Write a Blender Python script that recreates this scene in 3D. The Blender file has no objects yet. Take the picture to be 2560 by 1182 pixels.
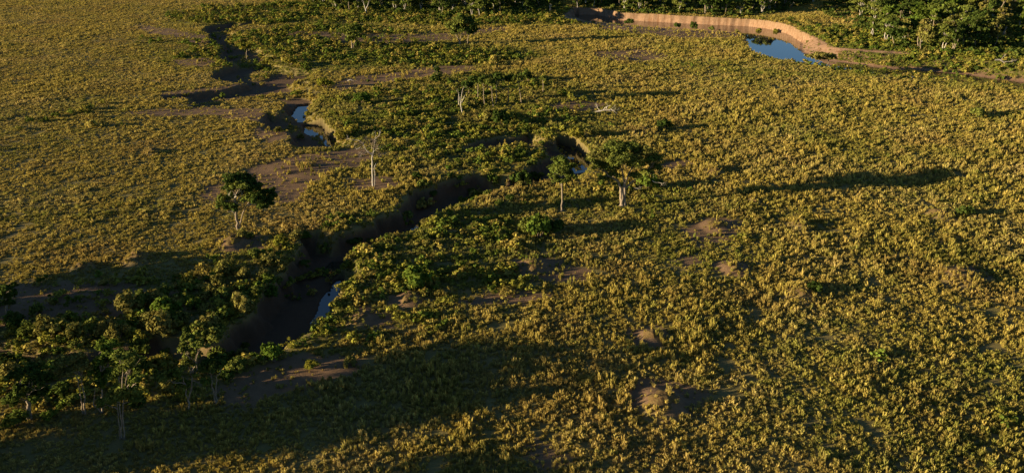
import bpy, math, random
import numpy as np
from mathutils import Vector

SC = bpy.context.scene
COL = SC.collection
R = math.radians
RNG = np.random.default_rng(7)
random.seed(7)

# ------------------------------------------------------------------ camera, sky, sun, exposure
H_CAM, PITCH, FOC = 65.0, R(22.8), 2000.0          # metres, down-tilt, focal length in photo pixels
SUN_EL, SUN_AZ = R(8.9), R(255.5)                  # low sun from the side, a little behind the viewer
cam_d = bpy.data.cameras.new('camera')
cam = bpy.data.objects.new('camera', cam_d)
COL.objects.link(cam)
cam.location = (0, 0, H_CAM)
cam.rotation_euler = (math.pi / 2 - PITCH, 0, 0)
cam_d.sensor_width = 36.0
cam_d.lens = 36.0 * FOC / 2560.0
cam_d.clip_end = 20000.0
SC.camera = cam

wd = bpy.data.worlds.new('World')
SC.world = wd
wd.use_nodes = True
wn = wd.node_tree.nodes
sky = wn.new('ShaderNodeTexSky')
sky.sky_type = 'NISHITA'
sky.sun_disc = False
sky.sun_elevation = SUN_EL
sky.sun_rotation = SUN_AZ
sky.altitude = 1500.0
sky.air_density = 1.0
sky.dust_density = 0.4
sky.ozone_density = 3.0
wd.node_tree.links.new(sky.outputs[0], wn['Background'].inputs[0])
wn['Background'].inputs[1].default_value = 0.05

sun_d = bpy.data.lights.new('sun', 'SUN')
sun_d.energy = 5.0
sun_d.angle = R(0.6)
sun_d.color = (1.0, 0.80, 0.50)
sun = bpy.data.objects.new('sun', sun_d)
COL.objects.link(sun)
to_sun = Vector((math.sin(SUN_AZ) * math.cos(SUN_EL), math.cos(SUN_AZ) * math.cos(SUN_EL), math.sin(SUN_EL)))
sun.rotation_euler = to_sun.to_track_quat('Z', 'Y').to_euler()

SC.view_settings.view_transform = 'Standard'
SC.view_settings.look = 'None'
SC.view_settings.exposure = 1.45
SC.view_settings.gamma = 1.0
SC.view_settings.use_curve_mapping = False
SC.cycles.max_bounces = 5
SC.cycles.diffuse_bounces = 2
SC.cycles.glossy_bounces = 2
SC.cycles.transmission_bounces = 2
SC.cycles.transparent_max_bounces = 4

# ------------------------------------------------------------------ measuring: photo pixel -> place on the ground
CP, SP = math.cos(PITCH), math.sin(PITCH)


def gpt(px, py, z=0.0):
    u, v = (px - 1280.0) / FOC, (591.0 - py) / FOC
    dy, dz = CP + v * SP, -SP + v * CP
    t = (z - H_CAM) / dz
    return (u * t, dy * t)


def plane_pt(px, py, Y):
    """where the sight line of a pixel meets the upright plane at distance Y"""
    u, v = (px - 1280.0) / FOC, (591.0 - py) / FOC
    t = Y / (CP + v * SP)
    return u * t, H_CAM + (-SP + v * CP) * t


def gpoly(pts, z=0.0):
    return np.array([gpt(a, b, z) for a, b in pts])


# ------------------------------------------------------------------ noise and distance fields
def vnoise(x, y, s, seed=0):
    x = np.asarray(x, float) / s + seed * 17.13
    y = np.asarray(y, float) / s - seed * 9.71
    xi, yi = np.floor(x).astype(np.int64), np.floor(y).astype(np.int64)
    xf, yf = x - xi, y - yi
    xf, yf = xf * xf * (3 - 2 * xf), yf * yf * (3 - 2 * yf)

    def hsh(a, b):
        n = (a * 374761393 + b * 668265263 + seed * 974711) & 0xFFFFFFFF
        n = ((n ^ (n >> 13)) * 1274126177) & 0xFFFFFFFF
        return ((n ^ (n >> 16)) & 0xFFFF) / 65535.0
    a, b, c, d = hsh(xi, yi), hsh(xi + 1, yi), hsh(xi, yi + 1), hsh(xi + 1, yi + 1)
    return (a * (1 - xf) + b * xf) * (1 - yf) + (c * (1 - xf) + d * xf) * yf


def fbm(x, y, s, seed=0, o=3):
    r, a, t = 0, 1.0, 0
    for k in range(o):
        r = r + a * vnoise(x, y, s / 2 ** k, seed + k)
        t += a
        a *= 0.5
    return r / t


def sdf(poly, x, y, margin=12.0):
    """signed distance, positive inside; -margin where far outside"""
    x, y = np.asarray(x, float), np.asarray(y, float)
    out = np.full(x.shape, -margin)
    lo, hi = poly.min(0) - margin, poly.max(0) + margin
    idx = np.nonzero((x > lo[0]) & (x < hi[0]) & (y > lo[1]) & (y < hi[1]))[0]
    if len(idx) == 0:
        return out
    px, py = x[idx], y[idx]
    d2 = np.full(px.shape, 1e12)
    ins = np.zeros(px.shape, bool)
    n = len(poly)
    for i in range(n):
        ax, ay = poly[i]
        bx, by = poly[(i + 1) % n]
        ex, ey = bx - ax, by - ay
        t = np.clip(((px - ax) * ex + (py - ay) * ey) / (ex * ex + ey * ey + 1e-12), 0, 1)
        d2 = np.minimum(d2, (px - ax - t * ex) ** 2 + (py - ay - t * ey) ** 2)
        if ay != by:
            ins ^= ((ay > py) != (by > py)) & (px < ex * (py - ay) / (ey) + ax)
    d = np.sqrt(d2)
    out[idx] = np.where(ins, d, -np.minimum(d, margin))
    return out


def sstep(a, b, x):
    t = np.clip((x - a) / (b - a), 0, 1)
    return t * t * (3 - 2 * t)


# ------------------------------------------------------------------ the lie of the land (traced rims, in photo pixels)
GULLY = gpoly([(1303, 433), (1269, 439), (1219, 433), (1189, 435), (1155, 441), (1123, 449), (1100, 456), (1070, 470),
               (1040, 474), (1018, 486), (1006, 508), (1000, 528), (968, 536), (936, 544), (930, 560), (884, 577), (845, 582), (800, 578),
               (752, 582), (745, 606), (737, 632), (712, 655), (710, 678), (688, 690), (686, 712), (664, 730), (648, 742), (640, 775),
               (604, 800), (566, 832), (520, 850), (455, 846), (390, 842), (290, 862), (180, 872), (95, 852), (40, 836), (-90, 825),
               (-130, 905), (20, 908), (140, 914), (300, 908), (450, 916), (560, 908), (640, 898), (712, 868), (742, 850), (786, 822),
               (812, 797), (832, 788), (838, 770), (850, 742), (874, 706), (892, 676), (890, 655), (870, 645), (893, 625), (937, 612),
               (985, 594), (1026, 577), (1050, 570), (1070, 556), (1100, 529), (1155, 507), (1222, 484), (1242, 470), (1296, 463),
               (1335, 458), (1368, 452), (1405, 452), (1450, 444), (1482, 424), (1494, 394), (1472, 374), (1432, 362), (1402, 352),
               (1366, 352), (1352, 362), (1364, 380), (1382, 392), (1350, 400), (1328, 412), (1318, 428)])
SCARP = gpoly([(1366, 352), (1335, 334), (1322, 329), (1311, 337), (1269, 341), (1248, 342), (1222, 346), (1194, 352), (1173, 362),
               (1150, 376), (1165, 386), (1195, 380), (1225, 371), (1256, 364), (1311, 363), (1350, 370)])
CREEK = gpoly([(654, 51), (622, 54), (600, 60), (582, 56), (545, 62), (514, 67), (500, 78), (520, 86), (522, 98), (526, 108), (556, 112),
               (552, 124), (546, 138), (556, 155), (590, 160), (566, 168), (530, 180), (526, 200), (560, 204), (612, 208), (560, 222),
               (500, 228), (404, 240), (410, 248), (470, 240), (468, 252), (480, 268), (560, 262), (640, 254), (700, 250), (716, 256),
               (702, 270), (696, 282), (664, 280), (652, 300), (660, 326), (716, 328), (724, 342), (716, 356), (728, 368), (770, 372), (822, 373),
               (862, 364), (886, 352), (872, 343), (834, 338), (820, 326), (803, 304), (788, 280), (778, 264), (800, 252), (803, 238),
               (784, 228), (764, 214), (740, 205), (778, 194), (790, 174), (762, 172), (728, 170), (708, 166), (690, 154), (671, 134),
               (660, 124), (628, 112), (592, 108), (584, 96), (598, 86), (584, 78), (600, 66), (640, 60)])
MEADOW = gpoly([(-100, 706), (45, 711), (160, 713), (276, 711), (330, 718), (390, 724), (430, 736), (330, 772), (250, 788), (180, 800), (60, 806), (-110, 815)])
RIVER_RIM = gpoly([(1424, 24), (1452, 24), (1500, 28), (1534, 40), (1552, 42), (1572, 36), (1640, 39), (1690, 40), (1730, 44), (1800, 46), (1866, 52),
                   (1930, 58), (1975, 70), (2010, 82), (2050, 96), (2072, 110), (2084, 118), (2098, 122), (2130, 123), (2170, 127),
                   (2230, 132), (2272, 134), (2330, 138), (2420, 147), (2560, 165), (2760, 187),
                   (2760, 243), (2560, 219), (2450, 211), (2300, 197), (2180, 184), (2100, 173), (2060, 166), (1990, 158), (1930, 148),
                   (1890, 138), (1872, 126), (1864, 106), (1856, 90), (1840, 82), (1760, 80), (1680, 78), (1600, 74), (1520, 68), (1450, 58), (1400, 46)])
_near = [(2560, 219), (2450, 211), (2300, 197), (2180, 184), (2100, 173), (2060, 166), (1990, 158), (1930, 148), (1890, 138), (1874, 126)]
_nearw = [(a[0] + 0.8, a[1] + 2.6) for a in (gpt(*p) for p in [(2760, 243)] + _near)]
RIVER_WATER = np.array([gpt(*p, -4.5) for p in
                        [(1428, 36), (1491, 37), (1532, 44), (1552, 50), (1628, 54), (1697, 58), (1765, 61), (1874, 66), (1915, 71), (1956, 79),
                         (1984, 89), (2000, 101), (2004, 112), (2006, 130), (2024, 142), (2072, 152), (2092, 155), (2130, 159), (2174, 166), (2230, 173), (2258, 175),
                         (2272, 172), (2326, 178), (2411, 186), (2478, 196), (2560, 206), (2740, 226)]]
                       + _nearw + [gpt(*p, -4.5) for p in [(1866, 100), (1852, 88), (1800, 79), (1740, 77), (1690, 73), (1620, 69), (1560, 65), (1490, 58), (1432, 46)]])
POOLS = [(-3.1, [(671, 155), (681, 155), (690, 160), (684, 163), (674, 161)]),
         (-3.1, [(749, 223), (760, 223), (769, 229), (764, 232), (752, 229)]),
         (-3.1, [(786, 252), (798, 251), (797, 255), (786, 256)]),
         (-3.1, [(776, 263), (750, 266), (740, 280), (732, 292), (744, 299), (750, 308), (757, 306), (760, 291), (768, 281), (778, 270)]),
         (-3.1, [(766, 315), (801, 318), (806, 332), (816, 347), (836, 356), (834, 369), (820, 367), (806, 346), (784, 342), (768, 333)]),
         (-2.8, [(1400, 365), (1428, 369), (1448, 382), (1458, 396), (1470, 408), (1464, 428), (1440, 432), (1430, 402), (1414, 384), (1396, 374)]),
         (-4.65, [(828, 666), (836, 658), (868, 655), (858, 668), (848, 682), (828, 680)]),
         (-4.65, [(848, 700), (841, 716), (834, 726), (815, 745), (806, 780), (788, 806), (800, 812), (816, 797), (838, 790), (838, 770), (844, 742), (853, 722)]),
         (-4.65, [(1036, 572), (1064, 552), (1078, 542), (1084, 547), (1066, 562), (1044, 574)])]
POOLS = [(z, gpoly(p, z)) for z, p in POOLS]
MOUNDS = [  # pixel of the foot centre, width px, height m, label
    (1655, 1012, 150, 1.7, 'large bare earth mound alone in a worn clearing amid the tall grass'),
    (1628, 845, 80, 1.2, 'brown earth mound at the upper edge of the long tree shadow'),
    (2000, 738, 120, 1.7, 'broad grassy earth mound with a round dark bush on its shaded side'),
    (2000, 568, 72, 1.5, 'small steep earth mound with a short black shadow below the longest tree shadow'),
    (1832, 672, 90, 1.0, 'low worn earth mound with a hollow beside it in open grass'),
    (1335, 668, 100, 1.5, 'pale earth mound between the two bright green bushes and the open grass'),
    (1785, 434, 76, 1.5, 'straw-coloured earth mound just above the longest tree shadow'),
    (2400, 695, 150, 1.5, 'wide reddish earth mound in the grass by the frame edge'),
    (1790, 566, 90, 0.9, 'flat worn earth mound of bare soil and stubble'),
    (345, 650, 80, 1.9, 'tall grassy mound throwing a long black shadow on the plain'),
    (205, 672, 70, 1.3, 'low mound on the plain above the shaded meadow'),
    (585, 610, 90, 1.6, 'orange earth mound at the foot of the tree with bleached limbs'),
    (1025, 748, 90, 1.0, 'tan earth mound below the bright green bush on the stream bank'),
    (385, 380, 56, 1.4, 'green-topped mound standing alone on the wide pale plain'),
    (1610, 330, 90, 1.3, 'grassy mound with a dark shaded side beyond the spreading tree'),
    (2350, 540, 90, 1.3, 'tan earth mound with a dark green bush at its side'),
    (1560, 150, 90, 0.8, 'flat bare reddish mound in the far golden grass'),
    (1885, 505, 40, 1.1, 'small mound lying under the edge of the longest tree shadow'),
    (900, 800, 80, 1.0, 'grey-brown mound on the lit stream bank'),
]
DIRT = [  # bare soil patches (photo pixels)
    [(628, 424), (690, 402), (800, 386), (900, 380), (912, 396), (880, 406), (800, 424), (766, 446), (744, 488), (700, 498), (686, 462), (640, 442)],
    [(820, 222), (870, 196), (960, 184), (1080, 166), (1188, 166), (1186, 182), (1070, 192), (960, 206), (850, 226)],
    [(640, 84), (760, 78), (860, 84), (1000, 86), (1110, 84), (1200, 72), (1262, 64), (1262, 76), (1180, 88), (1110, 104), (960, 112), (860, 108), (760, 92)],
    [(400, 236), (500, 226), (612, 208), (628, 214), (500, 240), (420, 246)],
    [(560, 958), (690, 900), (770, 880), (900, 902), (880, 928), (780, 950), (660, 1000), (580, 1016)],
    [(1580, 950), (1680, 940), (1770, 990), (1740, 1030), (1660, 1042), (1580, 1010)],
    [(1570, 826), (1640, 815), (1680, 845), (1650, 866), (1590, 858)],
    [(1280, 654), (1380, 644), (1460, 670), (1470, 700), (1400, 712), (1310, 690)],
    [(1700, 572), (1790, 545), (1860, 556), (1850, 590), (1780, 616), (1730, 600)],
    [(1770, 660), (1840, 646), (1890, 666), (1850, 690), (1790, 684)],
    [(540, 598), (600, 580), (660, 600), (640, 625), (570, 628)],
    [(960, 740), (1030, 724), (1080, 745), (1040, 768), (980, 764)],
    [(1110, 760), (1240, 735), (1370, 730), (1360, 752), (1230, 765)],
    [(850, 790), (910, 770), (980, 790), (960, 815), (890, 812)],
    [(300, 282), (400, 274), (520, 270), (650, 272), (640, 284), (500, 288), (380, 292)],
    [(1490, 130), (1600, 124), (1680, 140), (1600, 158), (1500, 150)],
    [(1380, 262), (1440, 250), (1530, 262), (1470, 280), (1400, 282)],
    [(880, 450), (960, 440), (1000, 460), (950, 480), (890, 470)],
    [(500, 470), (560, 455), (570, 490), (520, 505)],
    [(1470, 70), (1560, 66), (1840, 82), (1860, 94), (1720, 98), (1600, 86)],
    [(1335, 1120), (1400, 1105), (1440, 1140), (1370, 1160)],
    [(330, 60), (430, 74), (520, 92), (500, 100), (380, 86)],
    [(700, 900), (760, 895), (860, 905), (800, 930), (720, 930)],
    [(1700, 640), (1740, 634), (1750, 656), (1706, 662)],
    [(2370, 668), (2440, 664), (2470, 700), (2410, 712)],
    [(1640, 416), (1700, 398), (1730, 405), (1680, 428)],
]
DIRT += [[(404, 230), (520, 220), (625, 204), (640, 216), (520, 238), (410, 250)], [(560, 276), (650, 280), (700, 300), (640, 306), (560, 292)],
         [(640, 318), (700, 316), (726, 340), (690, 356), (630, 340)], [(430, 150), (520, 146), (548, 158), (500, 168), (440, 162)],
         [(620, 418), (700, 394), (905, 374), (930, 392), (880, 420), (800, 440), (760, 474), (738, 508), (690, 510), (670, 470), (625, 450)],
         [(470, 262), (560, 256), (560, 270), (480, 276)], [(470, 104), (520, 100), (530, 112), (480, 116)]]
DIRT = [gpoly(p) for p in DIRT]
MND = []
for (a_, b_, w_, h_, _l) in MOUNDS:
    _x, _y = gpt(a_, b_)
    MND.append((_x, _y, w_ / 2 / FOC * (_y * CP + H_CAM * SP), h_))
GREEN = [  # greener zones: x, y, rx, ry (photo pixels), strength
    (1150, 280, 400, 110, 0.6), (1050, 640, 330, 180, 0.7), (760, 110, 330, 60, 0.8), (1100, 140, 260, 30, 0.8),
    (300, 820, 600, 160, 0.9), (650, 35, 260, 30, 0.7), (1200, 40, 450, 25, 0.8), (2300, 130, 420, 70, 0.9),
    (1250, 395, 300, 50, 0.6), (2300, 1000, 420, 240, 0.35), (2000, 180, 500, 40, 0.25), (470, 100, 160, 20, 0.5),
    (640, 700, 240, 100, 0.6), (100, 330, 200, 90, 0.35), (1560, 500, 260, 50, 0.4), (1750, 610, 200, 80, 0.3)]


ISLANDS = [gpoly(p, -2.5) for p in (
    [(552, 162), (600, 156), (672, 158), (668, 166), (600, 177), (550, 174)], [(617, 186), (690, 172), (702, 182), (660, 206), (622, 208)],
    [(590, 138), (620, 140), (640, 160), (600, 158)], [(480, 266), (560, 252), (720, 232), (770, 236), (760, 246), (700, 252), (600, 266)],
    [(520, 84), (560, 82), (584, 84), (560, 92)], [(700, 292), (730, 296), (734, 306), (706, 308)], [(690, 330), (750, 318), (760, 330), (716, 342)])]


def ground(x, y):
    """height, bare-soil mask, red-bank mask, mask of pool-edge wetness and painted gully shade"""
    x, y = np.asarray(x, float), np.asarray(y, float)
    dist = np.hypot(x, y)
    wx = x + 1.6 * (vnoise(x, y, 4.0, 3) - .5) + 1.2 * (vnoise(x, y, 1.6, 5) - .5)
    wy = y + 1.6 * (vnoise(x, y, 4.0, 4) - .5) + 1.2 * (vnoise(x, y, 1.6, 6) - .5)
    base = 0.9 * (fbm(x, y, 38, 11) - .5) + 0.35 * (fbm(x, y, 7, 12, 2) - .5)
    base = base * sstep(3000, 700, dist)
    dirt = np.zeros(x.shape)
    bank = np.zeros(x.shape)
    wet_shade = np.zeros(x.shape)
    gully_shade = np.zeros(x.shape)
    cut = np.zeros(x.shape)
    rough = 0.5 * (fbm(x, y, 3.0, 21) - .5)
    for poly, dep, bw in ((GULLY, 4.5, 2.0), (SCARP, 2.2, 1.2), (CREEK, 2.6, 2.2)):
        d = sdf(poly, wx, wy)
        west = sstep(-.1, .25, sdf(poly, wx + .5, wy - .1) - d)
        bw = bw * (1 + (.35 if poly is GULLY else 1.0) * (1 - west))
        t = sstep(-.2, 1, d / bw)
        if poly is GULLY:
            dep = (1.6 + 2.9 * sstep(-62, -42, x)) * (1 - .42 * sstep(4, 12, x))
        cut = np.minimum(cut, -dep * t + rough * sstep(1.5, 5, d) * .3 - .9 * west * (fbm(x, y, 2.6, 22) - .5) * sstep(-.5, .8, d) * sstep(4.5, 1.5, d))
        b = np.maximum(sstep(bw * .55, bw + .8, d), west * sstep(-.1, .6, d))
        gully_shade = np.maximum(gully_shade, b * (.85 if poly is not CREEK else .5))  # floor and sun-averted banks darkened, their shade put into the soil colour
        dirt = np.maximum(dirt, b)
    for poly in ISLANDS:
        d = sstep(-.8, 1.0, sdf(poly, wx, wy, 4))
        gully_shade, dirt, cut = gully_shade * (1 - d), dirt * (1 - .8 * d), cut + .5 * d
    z = base * (1 + np.clip(cut, -1, 0) * .85) + cut
    # the river: rim -> waterline -> bed
    notch = 6.5 * np.clip(vnoise(x, y * .4, 9, 46) - .58, 0, 1) * 2.4 + 4.0 * (vnoise(x, y, 16, 47) - .5)
    dr = sdf(RIVER_RIM, x + .5 * (wx - x), y + .5 * (wy - y) - notch * (y > 340), 40)
    dw = sdf(RIVER_WATER, x + .35 * (wx - x), y + .35 * (wy - y), 40)
    t = np.clip(dr, 0, 40) / (np.clip(dr, 0, 40) + np.clip(-dw, 0, 40) + 1e-6)
    zr = np.where(dw > 0, -4.5 - .9 * sstep(0, 2.5, dw), -4.45 * np.clip(t, 1e-4, 1) ** (.5 + .9 * fbm(x, y * .5, 7, 49, 2)))
    inside = (dr > 0) | (dw > 0)
    z = np.where(inside, base * (1 - np.clip(t * 3, 0, 1)) * (dw <= 0) + zr + 0.25 * (fbm(x, y, 3, 31) - .5) * (dw <= -1), z)
    rv = np.maximum(dr, dw)
    redpart = sstep(352, 382, y + 6 * (vnoise(x, y, 12, 44) - .5))
    bank = np.maximum(bank, sstep(-.5, .3, rv) * np.maximum(redpart, .45 * sstep(.72, .95, t)))
    dirt = np.maximum(dirt, sstep(-.3, .4, rv) * np.maximum(redpart, sstep(.5, .85, t)))
    for zz, poly in POOLS:
        d = sdf(poly, x + .3 * (wx - x), y + .3 * (wy - y), 4)
        z = np.where(d > -1.0, np.minimum(z, zz + .35 - 1.1 * sstep(-1.0, 1.2, d)), z)
        wet_shade = np.maximum(wet_shade, sstep(-1.2, .2, d))
    for (mx, my, rad, hh) in MND:
        q2 = ((x - mx) / rad) ** 2 + ((y - my) / (rad * 1.25)) ** 2
        z = z + np.where(q2 < 1, hh * (1 - np.minimum(q2, 1)) ** 1.6, 0) * .8
        dirt = np.maximum(dirt, .30 * sstep(1.25, .6, q2))
    for poly in DIRT + [MEADOW]:
        dd = sdf(poly, wx + 1.5 * (vnoise(x, y, 9, 41) - .5), wy + 1.5 * (vnoise(x, y, 9, 42) - .5))
        m = sstep(-1.6, .6, dd + 1.6 * (fbm(x, y, 2.2, 43) - .5))
        dirt = np.maximum(dirt, m * .95)
    return z, dirt, bank, np.maximum(wet_shade, gully_shade * .75)


def gz(x, y):
    return float(ground(np.array([x]), np.array([y]))[0][0])


_GW = []
for (a, b, rx, ry, s) in GREEN:
    c = gpt(a, b)
    _GW.append((c[0], c[1], abs(gpt(a + rx, b)[0] - c[0]), abs(gpt(a, b - ry)[1] - gpt(a, b + ry)[1]) / 2, s))


def greenness(x, y):
    g = np.zeros(np.asarray(x).shape)
    for cx, cy, rx, ry, s in _GW:
        q = ((x - cx) / rx) ** 2 + ((y - cy) / ry) ** 2
        g = np.maximum(g, s * sstep(1.5, .3, q))
    return np.clip(g * (.55 + .9 * fbm(x, y, 9, 51)) + .34 * (fbm(x, y, 26, 52) - .45), 0, 1)


# ------------------------------------------------------------------ materials
def new_mat(name):
    m = bpy.data.materials.new(name)
    m.use_nodes = True
    nt = m.node_tree
    for n in list(nt.nodes):
        nt.nodes.remove(n)
    out = nt.nodes.new('ShaderNodeOutputMaterial')
    return m, nt, out


def N(nt, typ, **kw):
    n = nt.nodes.new(typ)
    for k, v in kw.items():
        setattr(n, k, v)
    return n


def mixcol(nt, fac, a, b, blend='MIX'):
    n = N(nt, 'ShaderNodeMix', data_type='RGBA', blend_type=blend)
    for sock, v in ((0, fac), (6, a), (7, b)):
        if hasattr(v, 'links'):
            nt.links.new(v, n.inputs[sock])
        else:
            n.inputs[sock].default_value = v if sock == 0 else (*v, 1) if len(v) == 3 else v
    return n.outputs[2]


def noise(nt, scale, detail=4, coord='pos', rough=.6):
    n = N(nt, 'ShaderNodeTexNoise')
    n.inputs['Scale'].default_value = scale
    n.inputs['Detail'].default_value = detail
    n.inputs['Roughness'].default_value = rough
    if coord == 'pos':
        g = N(nt, 'ShaderNodeNewGeometry')
        nt.links.new(g.outputs['Position'], n.inputs['Vector'])
    else:
        g = N(nt, 'ShaderNodeTexCoord')
        nt.links.new(g.outputs['Object'], n.inputs['Vector'])
    return n.outputs['Fac']


def ramp(nt, src, p0, p1):
    r = N(nt, 'ShaderNodeMapRange')
    r.inputs[1].default_value, r.inputs[2].default_value = p0, p1
    nt.links.new(src, r.inputs[0])
    return r.outputs[0]


def ground_mat():
    m, nt, out = new_mat('ground')
    b = N(nt, 'ShaderNodeBsdfPrincipled')
    b.inputs['Roughness'].default_value = .95
    b.inputs['Specular IOR Level'].default_value = .1
    at = N(nt, 'ShaderNodeAttribute', attribute_name='cover')
    sep = N(nt, 'ShaderNodeSeparateColor')
    nt.links.new(at.outputs['Color'], sep.inputs[0])
    n1, n2, n3 = noise(nt, .08), noise(nt, .9, 6), noise(nt, 5.0, 5)
    thatch = mixcol(nt, ramp(nt, n1, .35, .65), (.19, .148, .052), (.14, .135, .04))
    thatch = mixcol(nt, ramp(nt, n3, .38, .66), thatch, (.20, .145, .06))
    soil = mixcol(nt, ramp(nt, n2, .3, .7), (.155, .092, .052), (.210, .130, .074))
    soil = mixcol(nt, ramp(nt, n3, .5, .75), soil, (.13, .085, .045))
    red = mixcol(nt, ramp(nt, n2, .35, .65), (.235, .138, .082), (.32, .205, .13))
    red = mixcol(nt, ramp(nt, n3, .55, .75), red, (.17, .085, .045))
    mp = N(nt, 'ShaderNodeMapping')
    mp.inputs['Scale'].default_value = (.55, .3, .05)
    ge = N(nt, 'ShaderNodeNewGeometry')
    nt.links.new(ge.outputs['Position'], mp.inputs[0])
    ns = N(nt, 'ShaderNodeTexNoise')
    ns.inputs['Detail'].default_value = 5
    nt.links.new(mp.outputs[0], ns.inputs['Vector'])
    ns.inputs['Scale'].default_value = 1.0
    red = mixcol(nt, ramp(nt, ns.outputs['Fac'], .52, .68), red, (.17, .09, .05))
    c = mixcol(nt, sep.outputs[0], thatch, soil)
    c = mixcol(nt, sep.outputs[1], c, red)
    c = mixcol(nt, sep.outputs[2], c, (.05, .036, .024))  # near-black at pool edges and over the painted gully shade
    nt.links.new(c, b.inputs['Base Color'])
    bp = N(nt, 'ShaderNodeBump')
    bp.inputs['Distance'].default_value = .12
    bp.inputs['Strength'].default_value = .8
    nt.links.new(n3, bp.inputs['Height'])
    nt.links.new(bp.outputs[0], b.inputs['Normal'])
    nt.links.new(b.outputs[0], out.inputs[0])
    return m


def leafy(name, c1, c2, attr=None, instancer=False, trans=.3, var=.35):
    """dull leaf or blade: diffuse with some light let through"""
    m, nt, out = new_mat(name)
    if instancer:
        a = N(nt, 'ShaderNodeAttribute', attribute_name='tint', attribute_type='INSTANCER')
        col = a.outputs['Color']
    else:
        oi = N(nt, 'ShaderNodeObjectInfo')
        col = mixcol(nt, oi.outputs['Random'], c1, c2)
    lf = N(nt, 'ShaderNodeAttribute', attribute_name='leaf')
    hsv = N(nt, 'ShaderNodeHueSaturation')
    mr = N(nt, 'ShaderNodeMapRange')
    mr.inputs[3].default_value, mr.inputs[4].default_value = 1 - var, 1 + var
    nt.links.new(lf.outputs['Fac'], mr.inputs[0])
    nt.links.new(mr.outputs[0], hsv.inputs['Value'])
    mh = N(nt, 'ShaderNodeMapRange')
    mh.inputs[3].default_value, mh.inputs[4].default_value = .485, .51
    nt.links.new(lf.outputs['Fac'], mh.inputs[0])
    nt.links.new(mh.outputs[0], hsv.inputs['Hue'])
    nt.links.new(col, hsv.inputs['Color'])
    d = N(nt, 'ShaderNodeBsdfDiffuse')
    t = N(nt, 'ShaderNodeBsdfTranslucent')
    mx = N(nt, 'ShaderNodeMixShader')
    mx.inputs[0].default_value = trans
    nt.links.new(hsv.outputs[0], d.inputs[0])
    nt.links.new(hsv.outputs[0], t.inputs[0])
    nt.links.new(d.outputs[0], mx.inputs[1])
    nt.links.new(t.outputs[0], mx.inputs[2])
    nt.links.new(mx.outputs[0], out.inputs[0])
    return m


def bark_mat(name, a, b_):
    m, nt, out = new_mat(name)
    b = N(nt, 'ShaderNodeBsdfPrincipled')
    b.inputs['Roughness'].default_value = .9
    b.inputs['Specular IOR Level'].default_value = .15
    nt.links.new(mixcol(nt, ramp(nt, noise(nt, 2.5, 5, 'obj'), .35, .65), a, b_), b.inputs['Base Color'])
    nt.links.new(b.outputs[0], out.inputs[0])
    return m


def water_mat(name, base, rough, ripple):
    m, nt, out = new_mat(name)
    b = N(nt, 'ShaderNodeBsdfPrincipled')
    b.inputs['Base Color'].default_value = (*base, 1)
    b.inputs['Roughness'].default_value = rough
    b.inputs['IOR'].default_value = 1.6
    b.inputs['Specular IOR Level'].default_value = 1.0
    bp = N(nt, 'ShaderNodeBump')
    bp.inputs['Distance'].default_value = .02
    bp.inputs['Strength'].default_value = ripple
    nt.links.new(noise(nt, .7, 2), bp.inputs['Height'])
    nt.links.new(bp.outputs[0], b.inputs['Normal'])
    nt.links.new(b.outputs[0], out.inputs[0])
    return m


def mound_mat():
    m, nt, out = new_mat('mound_earth')
    b = N(nt, 'ShaderNodeBsdfPrincipled')
    b.inputs['Roughness'].default_value = .95
    b.inputs['Specular IOR Level'].default_value = .1
    c = mixcol(nt, ramp(nt, noise(nt, 1.1, 5), .35, .65), (.115, .068, .028), (.150, .100, .040))
    c = mixcol(nt, ramp(nt, noise(nt, 4, 5), .5, .72), c, (.13, .12, .04))
    nt.links.new(c, b.inputs['Base Color'])
    bp = N(nt, 'ShaderNodeBump')
    bp.inputs['Distance'].default_value = .15
    nt.links.new(noise(nt, 4, 5), bp.inputs['Height'])
    nt.links.new(bp.outputs[0], b.inputs['Normal'])
    nt.links.new(b.outputs[0], out.inputs[0])
    return m


M_GROUND = ground_mat()
M_GRASS = leafy('grass_blades', (0, 0, 0), (0, 0, 0), instancer=True, trans=.28, var=.3)
M_SCRUB = leafy('scrub_leaves', (0, 0, 0), (0, 0, 0), instancer=True, trans=.22, var=.35)
M_LEAF = leafy('tree_leaves', (.100, .132, .024), (.150, .165, .034), trans=.25)
M_LEAF_D = leafy('dark_leaves', (.048, .075, .015), (.072, .098, .020), trans=.22)
M_LEAF_G = leafy('lush_leaves', (.090, .140, .020), (.115, .152, .024), trans=.3)
M_LEAF_Y = leafy('yellow_leaves', (.200, .200, .026), (.240, .205, .036), trans=.3)
M_LEAF_O = leafy('olive_leaves', (.155, .150, .036), (.195, .170, .044), trans=.25)
M_TWIG = leafy('dry_twigs', (.16, .13, .10), (.2, .16, .12), trans=.1)
M_BARK = bark_mat('pale_bark', (.30, .245, .175), (.16, .12, .085))
M_BARK_D = bark_mat('brown_bark', (.20, .15, .10), (.11, .08, .055))
M_DEAD = bark_mat('bleached_wood', (.46, .42, .36), (.30, .26, .21))
M_RIVER = water_mat('river_surface', (.065, .042, .028), .03, .12)
M_POOL = water_mat('pool_surface', (.02, .02, .018), .03, .08)
M_MOUND = mound_mat()


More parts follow.
